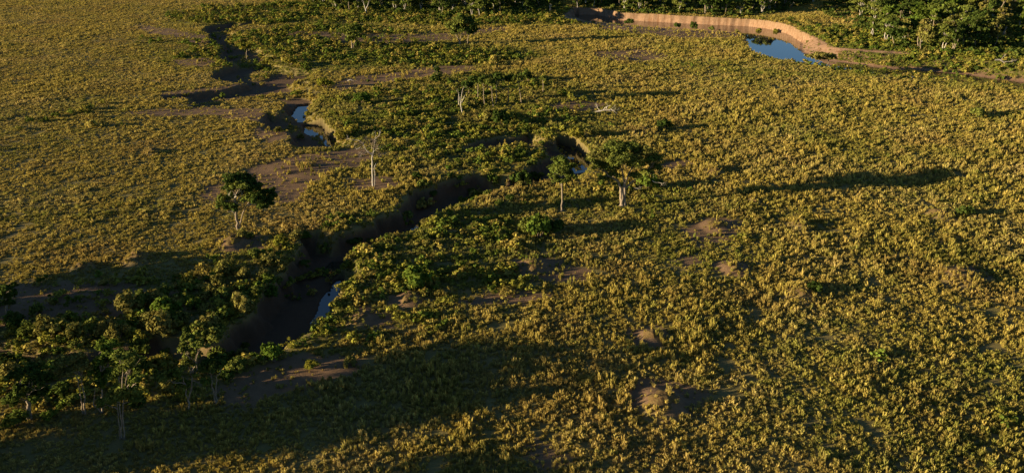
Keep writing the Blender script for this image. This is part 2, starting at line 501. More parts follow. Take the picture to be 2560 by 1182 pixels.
# ------------------------------------------------------------------ mesh helpers
def mesh_np(name, v, f, mat=None, smooth=False):
    """v (n,3); f (m,k) all the same size"""
    me = bpy.data.meshes.new(name)
    v = np.asarray(v, np.float32)
    f = np.asarray(f, np.int32)
    me.vertices.add(len(v))
    me.vertices.foreach_set('co', v.ravel())
    k = f.shape[1]
    me.loops.add(f.size)
    me.loops.foreach_set('vertex_index', f.ravel())
    me.polygons.add(len(f))
    me.polygons.foreach_set('loop_start', np.arange(0, f.size, k, dtype=np.int32))
    me.polygons.foreach_set('loop_total', np.full(len(f), k, np.int32))
    me.update(calc_edges=True)
    if smooth:
        me.polygons.foreach_set('use_smooth', np.ones(len(f), bool))
    if mat:
        me.materials.append(mat)
    return me


def obj(name, me, parent=None, loc=(0, 0, 0), **props):
    o = bpy.data.objects.new(name, me)
    COL.objects.link(o)
    o.location = loc
    if parent is not None:
        o.parent = parent
    for k, v in props.items():
        o[k] = v
    return o


def leaf_attr(me, per_face, k):
    a = me.attributes.new('leaf', 'FLOAT', 'FACE')
    a.data.foreach_set('value', np.asarray(per_face, np.float32))


def leaves(points, normals, size, rng, mat, name='leaves', asp=.75):
    """one folded leaf spray (two triangles) at each point"""
    n = len(points)
    nn = normals + rng.normal(0, .75, (n, 3))
    nn /= np.linalg.norm(nn, axis=1, keepdims=True) + 1e-9
    up = rng.normal(0, 1, (n, 3))
    a = np.cross(nn, up)
    a /= np.linalg.norm(a, axis=1, keepdims=True) + 1e-9
    b = np.cross(nn, a)
    s = size * rng.uniform(.55, 1.35, (n, 1))
    bend = nn * s * rng.uniform(-.25, .25, (n, 1))
    v = np.stack([points - a * s, points - b * s * asp + bend, points + a * s, points + b * s * asp + bend], 1).reshape(-1, 3)
    i = np.arange(n)[:, None] * 4
    f = np.concatenate([i + np.array([[0, 1, 2]]), i + np.array([[0, 2, 3]])], 1).reshape(-1, 3)
    me = mesh_np(name, v, f, mat)
    leaf_attr(me, np.repeat(rng.random(n), 2), 3)
    return me


def blob_points(c, r, n, rng, lumps=9, fill=.55):
    """leaf points in an uneven clump: little sub-clumps spread over an ellipsoid's shell, gaps between"""
    c, r = np.asarray(c, float), np.asarray(r, float)
    d = rng.normal(0, 1, (lumps, 3))
    d /= np.linalg.norm(d, axis=1, keepdims=True)
    d[:, 2] = np.where(d[:, 2] < -.35, -d[:, 2] * .6, d[:, 2])
    cc = d * rng.uniform(fill, 1.0, (lumps, 1))
    k = rng.integers(0, lumps, n)
    q = rng.normal(0, 1, (n, 3))
    q /= np.linalg.norm(q, axis=1, keepdims=True)
    rad = rng.uniform(.15, 1, (n, 1)) ** .6 * rng.uniform(.26, .5, (lumps, 1))[k]
    p = cc[k] + q * rad
    nrm = q * .8 + cc[k] * .6 + np.array([0, 0, .25])
    return c + p * r, nrm


def tube(path, radii, sides=6):
    P = np.asarray(path, float)
    v, f = [], []
    for i, p in enumerate(P):
        t = P[min(i + 1, len(P) - 1)] - P[max(i - 1, 0)]
        t /= np.linalg.norm(t) + 1e-9
        a = np.cross(t, [0, 1, .1])
        a /= np.linalg.norm(a) + 1e-9
        b = np.cross(t, a)
        for k in range(sides):
            an = 2 * math.pi * k / sides
            v.append(p + radii[i] * (math.cos(an) * a + math.sin(an) * b))
    for i in range(len(P) - 1):
        for k in range(sides):
            q = i * sides
            f.append([q + k, q + (k + 1) % sides, q + sides + (k + 1) % sides, q + sides + k])
    return np.array(v), np.array(f)


def tubes(list_of, mat, name):
    V, F, o = [], [], 0
    for path, rad, sides in list_of:
        v, f = tube(path, rad, sides)
        V.append(v)
        F.append(f + o)
        o += len(v)
    return mesh_np(name, np.concatenate(V), np.concatenate(F), mat, True)


def limb(a, b, r0, r1, rng, k=5, wob=.06, sides=6):
    a, b = np.asarray(a, float), np.asarray(b, float)
    L = np.linalg.norm(b - a)
    t = np.linspace(0, 1, k)[:, None]
    p = a + (b - a) * t + rng.normal(0, wob * L, (k, 3)) * np.sin(t * math.pi)
    return p, np.linspace(r0, r1, k), sides


def twigs(tip, d, L, rng, out, r, depth):
    """dead branch that forks"""
    e = tip + d * L
    out.append(limb(tip, e, r, r * .55, rng, 4, .07, 5))
    if depth == 0:
        return
    for _ in range(rng.integers(2, 4)):
        nd = d + rng.normal(0, .55, 3) + np.array([0, 0, .12])
        nd /= np.linalg.norm(nd)
        twigs(e - d * L * rng.uniform(0, .45), nd, L * rng.uniform(.5, .75), rng, out, r * .5, depth - 1)


# ------------------------------------------------------------------ ground, water
def build_ground():
    d = np.concatenate([np.linspace(12, 60, 30)[:-1], np.geomspace(60, 250, 460)[:-1], np.geomspace(250, 560, 600)[:-1], np.geomspace(560, 900, 60), np.geomspace(900, 9000, 40)[1:]])
    u = np.concatenate([-np.geomspace(5, .78, 25)[:-1], np.linspace(-.78, .78, 600), np.geomspace(.78, 5, 25)[1:]])
    D, U = np.meshgrid(d, u, indexing='ij')
    x, y = (D * U).ravel(), D.ravel()
    z, dirt, bank, wet_shade = ground(x, y)
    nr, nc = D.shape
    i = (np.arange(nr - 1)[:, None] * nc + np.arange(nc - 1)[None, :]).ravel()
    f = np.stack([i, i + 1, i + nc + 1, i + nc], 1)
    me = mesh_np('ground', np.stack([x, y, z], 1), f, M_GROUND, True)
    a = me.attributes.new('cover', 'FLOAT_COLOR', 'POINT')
    a.data.foreach_set('color', np.stack([dirt, bank, wet_shade, np.ones_like(x)], 1).astype(np.float32).ravel())
    obj('ground', me, kind='structure')


build_ground()


def water_sheet(name, poly, z, mat, grow):
    c = poly.mean(0)
    n = len(poly)
    out = []
    area = sum(poly[i][0] * poly[(i + 1) % n][1] - poly[(i + 1) % n][0] * poly[i][1] for i in range(n))
    sg = 1 if area > 0 else -1
    for i in range(n):
        a, b, e = poly[i - 1], poly[i], poly[(i + 1) % n]
        t1 = (b - a) / (np.linalg.norm(b - a) + 1e-9)
        t2 = (e - b) / (np.linalg.norm(e - b) + 1e-9)
        nn = np.array([t1[1] + t2[1], -t1[0] - t2[0]]) * sg
        nn /= max(np.linalg.norm(nn), .7)
        out.append((*(b + nn * grow), z))
    me = bpy.data.meshes.new(name)
    idx = list(range(n))
    me.from_pydata(out, [], [idx if sg > 0 else idx[::-1]])
    me.materials.append(mat)
    return obj(name, me, kind='structure')


water_sheet('river_water', RIVER_WATER, -4.5, M_RIVER, 1.2)
for zz, pp in POOLS:
    water_sheet('stream_water', pp, zz, M_POOL, 1.0)

# ------------------------------------------------------------------ grass and low scrub: nobody could count them
def tuft_mesh(name, rng, blades, spread, h, w, mat, droop):
    v, f, lf = [], [], []
    for k in range(blades):
        an = rng.uniform(0, 2 * math.pi)
        r0 = spread * .45 * math.sqrt(rng.random())
        rt = spread * rng.uniform(.25, 1.0)
        hh = h * rng.uniform(.55, 1.1) * (1 - .45 * (rt / spread) ** 2)
        a2 = an + rng.normal(0, .5)
        b = np.array([math.cos(an) * r0, math.sin(an) * r0, -.06])
        m = np.array([math.cos(a2) * (r0 + rt) * .5, math.sin(a2) * (r0 + rt) * .5, hh * .72])
        t = np.array([math.cos(a2) * rt, math.sin(a2) * rt, hh * (1 - droop * rng.random())])
        sd = np.array([-math.sin(a2 + rng.normal(0, .9)), math.cos(a2 + rng.normal(0, .9)), 0]) * w * rng.uniform(.6, 1.3)
        o = len(v)
        v += [b - sd * .5, b + sd * .5, m + sd, m - sd, t]
        f += [[o, o + 1, o + 2], [o, o + 2, o + 3], [o + 3, o + 2, o + 4]]
        lf += [rng.random()] * 3
    me = mesh_np(name, v, f, mat)
    leaf_attr(me, lf, 3)
    return me


def scatter(name, protos, pos, rot, scl, tint, var, mat):
    """one object whose points each carry a copy of one of the clump meshes"""
    me = bpy.data.meshes.new(name)
    me.vertices.add(len(pos))
    me.vertices.foreach_set('co', pos.astype(np.float32).ravel())
    for nm, typ, key, arr in (('rot', 'FLOAT_VECTOR', 'vector', rot), ('scl', 'FLOAT_VECTOR', 'vector', scl)):
        a = me.attributes.new(nm, typ, 'POINT')
        a.data.foreach_set(key, arr.astype(np.float32).ravel())
    a = me.attributes.new('tint', 'FLOAT_COLOR', 'POINT')
    a.data.foreach_set('color', np.concatenate([tint, np.ones((len(tint), 1))], 1).astype(np.float32).ravel())
    a = me.attributes.new('kind_index', 'INT', 'POINT')
    a.data.foreach_set('value', var.astype(np.int32))
    me.materials.append(mat)
    o = obj(name, me, kind='stuff')
    g = bpy.data.node_groups.new(name + '_scatter', 'GeometryNodeTree')
    g.interface.new_socket('Geometry', in_out='INPUT', socket_type='NodeSocketGeometry')
    g.interface.new_socket('Geometry', in_out='OUTPUT', socket_type='NodeSocketGeometry')
    gi, go = g.nodes.new('NodeGroupInput'), g.nodes.new('NodeGroupOutput')
    g2i = g.nodes.new('GeometryNodeGeometryToInstance')
    for p in reversed(protos):
        oi = g.nodes.new('GeometryNodeObjectInfo')
        oi.inputs['Object'].default_value = p
        oi.inputs['As Instance'].default_value = False
        g.links.new(oi.outputs['Geometry'], g2i.inputs[0])
    ip = g.nodes.new('GeometryNodeInstanceOnPoints')
    ip.inputs['Pick Instance'].default_value = True
    g.links.new(gi.outputs[0], ip.inputs['Points'])
    g.links.new(g2i.outputs[0], ip.inputs['Instance'])
    for nm, typ, sock in (('rot', 'FLOAT_VECTOR', 'Rotation'), ('scl', 'FLOAT_VECTOR', 'Scale'), ('kind_index', 'INT', 'Instance Index')):
        na = g.nodes.new('GeometryNodeInputNamedAttribute')
        na.data_type = typ
        na.inputs['Name'].default_value = nm
        src = na.outputs[0]
        if sock == 'Rotation':
            er = g.nodes.new('FunctionNodeEulerToRotation')
            g.links.new(src, er.inputs[0])
            src = er.outputs[0]
        g.links.new(src, ip.inputs[sock])
    g.links.new(ip.outputs[0], go.inputs[0])
    md = o.modifiers.new('scatter', 'NODES')
    md.node_group = g
    return o


def cand(n, d0, d1, p, uu=.80):
    """n points whose density per square metre falls with distance as D^-p"""
    q = RNG.random(n)
    e = 2 - p
    D = (d0 ** e + q * (d1 ** e - d0 ** e)) ** (1 / e)
    U = RNG.uniform(-uu, uu, n)
    return D * U, D


def inpoly(poly, n, rg, ok=None):
    lo, hi = poly.min(0), poly.max(0)
    out = np.zeros((0, 2))
    while len(out) < n:
        q = lo + rg.random((n * 4, 2)) * (hi - lo)
        q = q[sdf(poly, q[:, 0], q[:, 1], 1.0) > 0]
        if ok is not None and len(q):
            q = q[ok(q)]
        out = np.concatenate([out, q])
    return list(out[:n])


def far_bank(n, rg, f0=.0, f1=.85):
    """points on the grassy slope of the far river bank beyond the sandbar"""
    rim = np.array([gpt(*p) for p in [(2098, 122), (2130, 123), (2170, 127), (2230, 132), (2272, 134), (2330, 138), (2420, 147), (2560, 165), (2760, 187)]])
    wat = np.array([gpt(*p, -4.5) for p in [(2094, 156), (2130, 159), (2174, 166), (2230, 173), (2272, 172), (2326, 178), (2411, 186), (2560, 206), (2740, 226)]])
    k = rg.random(n) * 7.99
    i, f = k.astype(int), (k % 1)[:, None]
    a = rim[i] * (1 - f) + rim[i + 1] * f
    b = wat[i] * (1 - f) + wat[i + 1] * f
    t = rg.uniform(f0, f1, (n, 1))
    return a * (1 - t) + b * t


def build_grass():
    protos = []
    for k in range(6):
        me = tuft_mesh('grass_tuft', RNG, (26, 34, 22)[k % 3], (.40, .55, .34)[k % 3], (.75, .6, .95)[k % 3], (.034, .04, .03)[k % 3], M_GRASS, .3)
        protos.append(bpy.data.objects.new('grass_tuft', me))
    x, y = cand(900000, 62, 820, .74)
    ex = far_bank(3200, RNG)
    x, y = np.concatenate([x, ex[:, 0]]), np.concatenate([y, ex[:, 1]])
    nb = len(ex)
    z, dirt, bank, wet_shade = ground(x, y)
    for (mx, my, rad, hh) in MND:
        q2 = ((x - mx) / rad) ** 2 + ((y - my) / (rad * 1.25)) ** 2
        z = z + np.where(q2 < .36, .18 * hh * (1 - q2 / .36), 0)
    clear = np.maximum(dirt, bank * .9)
    low = z < -1.2
    patch = fbm(x, y, 3.2, 61, 2)
    keep = (RNG.random(len(x)) > np.where(wet_shade > .3, clear * .985, clear * .93)) & (wet_shade < .95) & (patch > .15 + .12 * RNG.random(len(x)))
    keep &= ~(low & (wet_shade > .2) & (RNG.random(len(x)) > .22))
    keep[-nb:] = (z[-nb:] > -4.2) & (RNG.random(nb) < .25 + .9 * fbm(x[-nb:], y[-nb:], 9, 48))
    keep &= z > -4.3
    x, y, z, patch = x[keep], y[keep], z[keep], patch[keep]
    n = len(x)
    D = y
    g = greenness(x, y)
    plain = sstep(-.02, .06, -.27 - x / y)
    s = (.60 + .0017 * np.clip(D, 60, 260) + .0007 * np.clip(D - 260, 0, 300)) * np.clip(RNG.lognormal(0, .3, n), .5, 2.2)
    lump = fbm(x, y, 1.7, 66, 2)
    hgt = (.35 + 1.15 * lump) * (.45 + .6 * patch) * (.55 + .9 * fbm(x, y, 14, 62, 2)) * 1.35
    hgt *= np.where(x < -60 + .0 * y, .8, 1.0)
    far = np.clip((D - 250) / 400, 0, 1)
    hgt *= (1 - .28 * plain) * (1 - .35 * far) * (1 - .45 * g)
    scl = np.stack([s, s, s * hgt * 1.15], 1)
    rot = np.stack([RNG.normal(0, .14, n), RNG.normal(0, .14, n), RNG.uniform(0, 6.283, n)], 1)
    gold = np.array([.402, .316, .074])
    straw = np.array([.50, .385, .140])
    rust = np.array([.35, .245, .078])
    green = np.array([.180, .204, .036])
    t = fbm(x, y, 17, 63)[:, None]
    c = gold + (straw - gold) * np.clip((t - .45) * 3, 0, 1) * RNG.random((n, 1))
    c = c + (rust - c) * np.clip((fbm(x, y, 11, 64)[:, None] - .54) * 4, 0, 1) * .65
    gg = np.clip(g[:, None] * .95 + .9 * (fbm(x, y, 22, 67)[:, None] - .5) + .6 * (vnoise(x, y, 2.3, 65)[:, None] - .5) + RNG.normal(0, .16, (n, 1)) + .1 - .16 * plain[:, None], 0, 1)
    c = c + (green - c) * gg
    c *= RNG.uniform(.82, 1.12, (n, 1)) * (.8 + .4 * lump[:, None])
    scatter('grass', protos, np.stack([x, y, z], 1), rot, scl, c, RNG.integers(0, len(protos), n), M_GRASS)


def bush_mesh(name, rng, n, lumps, size, mat, r=(1, 1, .8), zc=.55):
    p, nr = blob_points((0, 0, zc), r, n, rng, lumps, .35)
    keep = p[:, 2] > -.05
    return leaves(p[keep], nr[keep], size, rng, mat, name)


def build_scrub():
    protos = [bpy.data.objects.new('scrub_clump', bush_mesh('scrub_clump', RNG, 130, 7, .17, M_SCRUB)) for _ in range(5)]
    x, y = cand(60000, 66, 760, .8)
    g = greenness(x, y)
    z, dirt, bank, wet_shade = ground(x, y)
    cl = fbm(x, y, 6, 71)
    keep = (g * 1.35 + .9 * (cl - .5) > .60 + .35 * RNG.random(len(x))) & (dirt * RNG.random(len(x)) < .3) & (wet_shade < .2) & (bank < .5)
    rx, ry, rw = sdf(RIVER_RIM, x, y, 30), None, None
    for px, py in ((1150, 112), (880, 122), (1210, 262), (1233, 266), (1271, 258), (1304, 262), (1359, 232), (1157, 288), (1088, 208), (616, 140), (1555, 518), (1405, 530)):
        bx, by = gpt(px, py)
        keep &= ~((np.abs(x - bx) < 5) & (y - by < 2) & (y - by > -14))
    x, y, z, g = x[keep], y[keep], z[keep], g[keep]
    e = np.array(inpoly(GULLY, 420, RNG) + inpoly(CREEK, 130, RNG))
    e = e[e[:, 0] < 8]
    ez, _, _, ew = ground(e[:, 0], e[:, 1])
    ek = (fbm(e[:, 0], e[:, 1], 5, 72) > .52) & (ew < .8)
    x, y, z = np.concatenate([x, e[ek, 0]]), np.concatenate([y, e[ek, 1]]), np.concatenate([z, ez[ek]])
    n = len(x)
    s = RNG.uniform(.5, 1.35, n) * (1 + .35 * RNG.random(n) ** 4) * (.85 + .0012 * y)
    scl = np.stack([s * RNG.uniform(.9, 1.3, n), s * RNG.uniform(.9, 1.3, n), s * RNG.uniform(.75, 1.2, n)], 1)
    rot = np.stack([np.zeros(n), np.zeros(n), RNG.uniform(0, 6.283, n)], 1)
    a, b = np.array([.23, .22, .036]), np.array([.115, .15, .024])
    o_ = np.array([.30, .24, .055])
    q = RNG.random((n, 1))
    c = np.where(q < .4, a, np.where(q < .75, b, o_)) * RNG.uniform(.8, 1.2, (n, 1))
    scatter('low_scrub', protos, np.stack([x, y, z - .05], 1), rot, scl, c, RNG.integers(0, len(protos), n), M_SCRUB)


build_grass()
build_scrub()

# ------------------------------------------------------------------ mounds
def build_mounds():
    for k, (px, py, wpx, hh, label) in enumerate(MOUNDS):
        X, Y, rad, hh = MND[k]
        nr_, ns = 16, 40
        q = np.concatenate([[0], np.repeat(np.arange(1, nr_ + 1) / nr_, ns)])
        an = np.concatenate([[0], np.tile(2 * math.pi * np.arange(ns) / ns, nr_)])
        rr = rad * .62 * q * (1 + .22 * np.sin(an * 2 + k) + .1 * np.sin(an * 5 + 2 * k))
        xx, yy = rr * np.cos(an), rr * np.sin(an) * 1.25
        lump = .62 * (fbm(xx + X, yy + Y, 1.0, 81) - .45) * (1 - q ** 3)
        zz = ground(X + xx, Y + yy)[0] + hh * .18 * (1 - q ** 2) ** 1.5 + lump + .03 - .3 * q ** 4
        fs = [(0, 1 + j, 1 + (j + 1) % ns) for j in range(ns)]
        for i in range(nr_ - 1):
            for j in range(ns):
                a, b = 1 + i * ns, 1 + (i + 1) * ns
                fs.append((a + j, b + j, b + (j + 1) % ns, a + (j + 1) % ns))
        me = bpy.data.meshes.new('earth_mound')
        me.from_pydata(np.stack([xx, yy, zz], 1).tolist(), [], fs)
        me.polygons.foreach_set('use_smooth', np.ones(len(fs), bool))
        me.materials.append(M_MOUND)
        obj('earth_mound', me, loc=(X, Y, 0), label=label, category='mound', group='earth mounds scattered over the grassland')


build_mounds()

# ------------------------------------------------------------------ single trees, measured one by one
def empty(name, X, Y, label, cat, group=None, z=None):
    o = obj(name, None, loc=(X, Y, gz(X, Y) if z is None else z))
    o['label'] = label
    o['category'] = cat
    if group:
        o['group'] = group
    o.empty_display_size = .5
    return o


def tree(name, label, base, stems, blobs, leafmat, bark, r0, seed, leaf=.30, dens=9.0, cat='tree', group=None, flat=1.0, dead=()):
    """base pixel; stems: list of pixel paths (first ones are trunks); blobs: (px, py, rx px, ry px, depth shift m)"""
    rg = np.random.default_rng(seed)
    X, Y = gpt(*base)
    z0 = gz(X, Y)
    t = empty(name, X, Y, label, cat, group, z0)

    def loc(px, py, dy=0.0):
        a, b = plane_pt(px, py, Y + dy)
        return np.array([a - X, dy, b - z0])
    main = []
    for i, (path, ra, rb) in enumerate(stems):
        P = np.array([loc(p[0], p[1], p[2] if len(p) > 2 else 0) for p in path])
        if i == 0 or path[0][1] >= base[1] - 12:
            P[0][2] = min(P[0][2], -.15)
        m = 3 * (len(P) - 1) + 1
        tt = np.linspace(0, len(P) - 1, m)
        Q = np.stack([np.interp(tt, np.arange(len(P)), P[:, c]) for c in range(3)], 1)
        Q[1:-1] += rg.normal(0, .06, (m - 2, 3))
        rad = np.linspace(ra, rb, m)
        rad[0] *= 1.35
        main.append((Q, rad, 7))
    if name == 'umbrella_thorn':
        for m in main:
            obj('trunk', tubes([m], bark, 'trunk'), t)
    else:
        obj('trunk', tubes(main, bark, 'trunk'), t)
    for i, bl in enumerate(blobs):
        px, py, rx, ry = bl[:4]
        dy = bl[4] if len(bl) > 4 else rg.uniform(-1.2, 1.2)
        lm = bl[5] if len(bl) > 5 else leafmat
        c = loc(px, py, dy)
        mpp = (Y * CP + H_CAM * SP) / FOC
        r = np.array([rx * mpp, max(rx, ry) * mpp * .95, ry * mpp])
        # a limb from the nearest stem to the clump
        allp = np.concatenate([m[0][len(m[0]) // 2:] for m in main])
        allp = allp[allp[:, 2] < c[2] + .5] if (allp[:, 2] < c[2] + .5).any() else allp
        s = allp[np.argmin(np.linalg.norm(allp - c, axis=1))]
        brs = [limb(s, c, r0 * .42, r0 * .15, rg, 5, .06, 5)]
        for _ in range(3):
            e = c + rg.normal(0, .45, 3) * r
            brs.append(limb(s + (c - s) * rg.uniform(.35, .8), e, r0 * .22, r0 * .07, rg, 4, .06, 4))
        obj('branch', tubes(brs, bark, 'branch'), t)
        n = int(dens * 4 * (r[0] * r[1] + r[0] * r[2] + r[1] * r[2]) / 3 / (leaf * leaf * 4) * 2.1)
        n = max(90, min(n, 3000))
        p, nr = blob_points(c, r, n, rg, max(7, int(8 + 5 * r[0])), .35)
        obj('foliage', leaves(p, nr, leaf, rg, lm, 'foliage'), t)
    for (px, py, dx, dz, L, rr) in dead:
        out = []
        d = np.array([dx, rg.normal(0, .3), dz])
        d /= np.linalg.norm(d)
        twigs(loc(px, py), d, L, rg, out, rr, 2)
        obj('dead_branch', tubes(out, M_DEAD, 'dead_branch'), t)
    return t


# the big spreading tree and the slim one beside it
tree('spreading_tree', 'large spreading tree with a fluted double trunk and wide olive crown casting the longest shadow', (1555, 518),
     [([(1556, 520), (1553, 492), (1552, 470), (1545, 452), (1522, 440)], .44, .16), ([(1550, 520), (1557, 494), (1556, 474), (1567, 445), (1580, 420)], .38, .14),
      ([(1562, 518), (1561, 490), (1562, 465), (1556, 430), (1548, 405)], .36, .13), ([(1564, 470, .5), (1585, 450, 1), (1612, 430, 2)], .25, .12)],
     [(1500, 390, 30, 22, -1, M_LEAF_O), (1530, 372, 34, 20, 0, M_LEAF), (1568, 368, 36, 18, 1, M_LEAF), (1602, 384, 32, 20, 0, M_LEAF_O), (1634, 402, 26, 18), (1498, 412, 24, 14), (1524, 420, 24, 16),
      (1553, 398, 40, 22, 3.0, M_LEAF), (1553, 400, 40, 22, -3.0), (1590, 412, 24, 14, -1, M_LEAF), (1640, 420, 20, 10, 2), (1478, 400, 16, 14), (1536, 436, 16, 10, -1.5), (1512, 444, 20, 9, 1), (1588, 438, 18, 10, 0), (1616, 432, 20, 9, -1)],
     M_LEAF, M_BARK, .5, 1, leaf=.22, dens=7.0,
     dead=[(1622, 435, 1, .3, 1.5, .07), (1500, 430, -1, -.1, 1.6, .07), (1630, 452, 1, -.2, 2.2, .08), (1602, 420, .6, .9, 1.6, .06), (1478, 428, -.9, .2, 1.6, .06), (1584, 470, 1, -.2, 1.2, .07)])
tree('slender_tree', 'slender upright tree with a bare pole trunk and rounded green crown beside the spreading tree', (1405, 530),
     [([(1404, 531), (1406, 505), (1405, 470), (1405, 440), (1403, 420)], .20, .10), ([(1405, 470), (1399, 455), (1394, 444)], .12, .07)],
     [(1404, 406, 22, 16), (1385, 424, 18, 14), (1384, 440, 16, 10), (1418, 420, 20, 16, 1.5), (1402, 430, 22, 14, -1.5), (1426, 438, 16, 12, 1), (1395, 452, 14, 8), (1414, 452, 14, 9)],
     M_LEAF, M_BARK, .3, 2, leaf=.19, dens=9, dead=[(1403, 436, -1, .2, 1.0, .05)])
tree('mound_tree', 'lone green tree with bleached forked limbs standing on an orange mound', (598, 588),
     [([(598, 590), (594, 565), (590, 540), (588, 515), (590, 485)], .34, .12), ([(601, 588), (601, 562), (606, 535), (625, 500)], .2, .1)],
     [(590, 448, 30, 15), (615, 452, 24, 16, 1.5), (640, 470, 22, 18), (572, 470, 14, 12), (612, 478, 18, 14, 2.5), (560, 512, 18, 14), (580, 518, 18, 12, -1),
      (640, 500, 22, 16), (665, 480, 16, 15, 2), (682, 488, 14, 20, 3, M_LEAF_D), (655, 515, 18, 13), (668, 505, 14, 14, 1, M_LEAF_D), (578, 492, 16, 12, 1, M_LEAF), (626, 494, 20, 14, 0, M_LEAF), (604, 462, 24, 14, -1, M_LEAF), (556, 498, 14, 12, 0, M_LEAF)],
     M_LEAF_D, M_BARK, .32, 3, leaf=.2, dens=11,
     dead=[(589, 500, .25, 1, 1.7, .14), (588, 505, -.75, .8, 1.9, .11), (590, 535, -.7, .7, 1.2, .09), (594, 500, .8, .8, 1.6, .09)])
# leafless pale tree
X_, Y_ = gpt(932, 463)


def dead_tree(name, label, base, stems, tw, seed, mat=None, r=.25, group=None):
    rg = np.random.default_rng(seed)
    X, Y = gpt(*base)
    z0 = gz(X, Y)
    t = empty(name, X, Y, label, 'dead tree', group, z0)

    def loc(px, py):
        a, b = plane_pt(px, py, Y)
        return np.array([a - X, 0, b - z0])
    L = []
    for path, ra, rb in stems:
        P = np.array([loc(*p) for p in path])
        if path[0][1] >= base[1] - 6:
            P[0][2] = -.15
        m = 3 * (len(P) - 1) + 1
        tt = np.linspace(0, len(P) - 1, m)
        Q = np.stack([np.interp(tt, np.arange(len(P)), P[:, c]) for c in range(3)], 1)
        Q[1:-1] += rg.normal(0, .05, (m - 2, 3))
        L.append((Q, np.linspace(ra, rb, m), 6))
    obj('trunk', tubes(L, mat or M_DEAD, 'trunk'), t)
    for px, py, dx, dz, ln, rr in tw:
        out = []
        d = np.array([dx, rg.normal(0, .35), dz])
        twigs(loc(px, py), d / np.linalg.norm(d), ln, rg, out, rr, 3)
        obj('branch', tubes(out, mat or M_DEAD, 'branch'), t)
    return t


dt = dead_tree('bare_tree', 'tall leafless pale tree with one crooked limb beside the bare soil patch', (932, 464),
               [([(932, 465), (931, 430), (930, 405), (931, 388), (930, 382)], .21, .14), ([(936, 462), (937, 430), (935, 418), (940, 408)], .14, .06),
                ([(930, 388), (920, 380), (914, 372), (908, 358), (900, 352), (885, 350)], .12, .06), ([(932, 388), (934, 374), (938, 350)], .12, .05)],
               [(885, 350, -1, .1, 1.2, .06), (912, 370, -1, 0, 1.6, .06), (936, 355, .3, 1, 1.6, .06), (934, 378, .8, .5, 1.6, .06), (918, 380, -.9, -.2, 1.4, .05), (938, 348, .9, .6, 1.5, .05)], 4, M_DEAD)
_rg = np.random.default_rng(44)
_p, _n = [], []
for _a, _b, _r in ((900, 362, 24), (926, 356, 20), (944, 366, 18), (912, 384, 20), (950, 384, 14)):
    _x, _z = plane_pt(_a, _b, dt.location.y)
    _q, _m = blob_points((_x - dt.location.x, _rg.uniform(-.6, .6), _z - dt.location.z), (_r * .09, _r * .09, _r * .07), 120, _rg, 10, .2)
    _p.append(_q)
    _n.append(_m)
obj('twigs', leaves(np.concatenate(_p), np.concatenate(_n), .42, _rg, M_TWIG, 'twigs', .05), dt)
dead_tree('white_snag', 'bleached white forked snag at the edge of the far woodland', (916, 38),
          [([(916, 38), (915, 27), (914, 22)], .5, .35), ([(914, 23), (911, 14), (909, 8)], .32, .16), ([(915, 23), (920, 14), (921, 8)], .32, .16)],
          [(909, 8, -.3, 1, 1.6, .14), (921, 9, .4, 1, 1.6, .14)], 5)
dead_tree('white_snag', 'white many-stemmed dead tree at the near corner of the slender grove', (1157, 288),
          [([(1157, 289), (1153, 270), (1151, 258), (1147, 236)], .22, .12), ([(1152, 266), (1153, 245), (1157, 222)], .16, .07),
           ([(1147, 262), (1146, 245), (1147, 232)], .14, .06), ([(1154, 258), (1160, 243), (1162, 238)], .12, .05)],
          [(1147, 236, -.2, 1, 1.0, .05), (1157, 224, .5, 1, .9, .05)], 6)
dead_tree('fallen_tree', 'fallen dead tree with white upturned branches lying in the golden grass', (1512, 282),
          [([(1476, 280), (1495, 279), (1512, 276)], .35, .3), ([(1512, 276), (1524, 278), (1536, 284)], .25, .1), ([(1505, 277), (1512, 270), (1526, 264)], .2, .08)],
          [(1512, 276, .3, .8, 2.0, .14), (1512, 277, 1, .2, 2.3, .14), (1500, 277, -.6, .7, 1.6, .12), (1520, 276, .9, .6, 1.8, .12), (1530, 281, 1, -.1, 1.6, .1)], 7)
dead_tree('driftwood_log', 'bleached log lying on the bare pinkish soil near the creek', (878, 202),
          [([(868, 199), (876, 200), (886, 203)], .3, .22)], [(884, 202, .9, .2, .8, .1)], 8)
dead_tree('fallen_tree', 'long bleached fallen trunk with broken limbs on the far river bank beneath the forest', (2510, 160),
          [([(2488, 150), (2500, 150), (2510, 156), (2514, 162)], .4, .25)], [(2510, 155, 1, .1, 2.6, .14), (2512, 158, .4, -.1, 1.8, .12), (2500, 150, .6, .6, 1.8, .1)], 9)

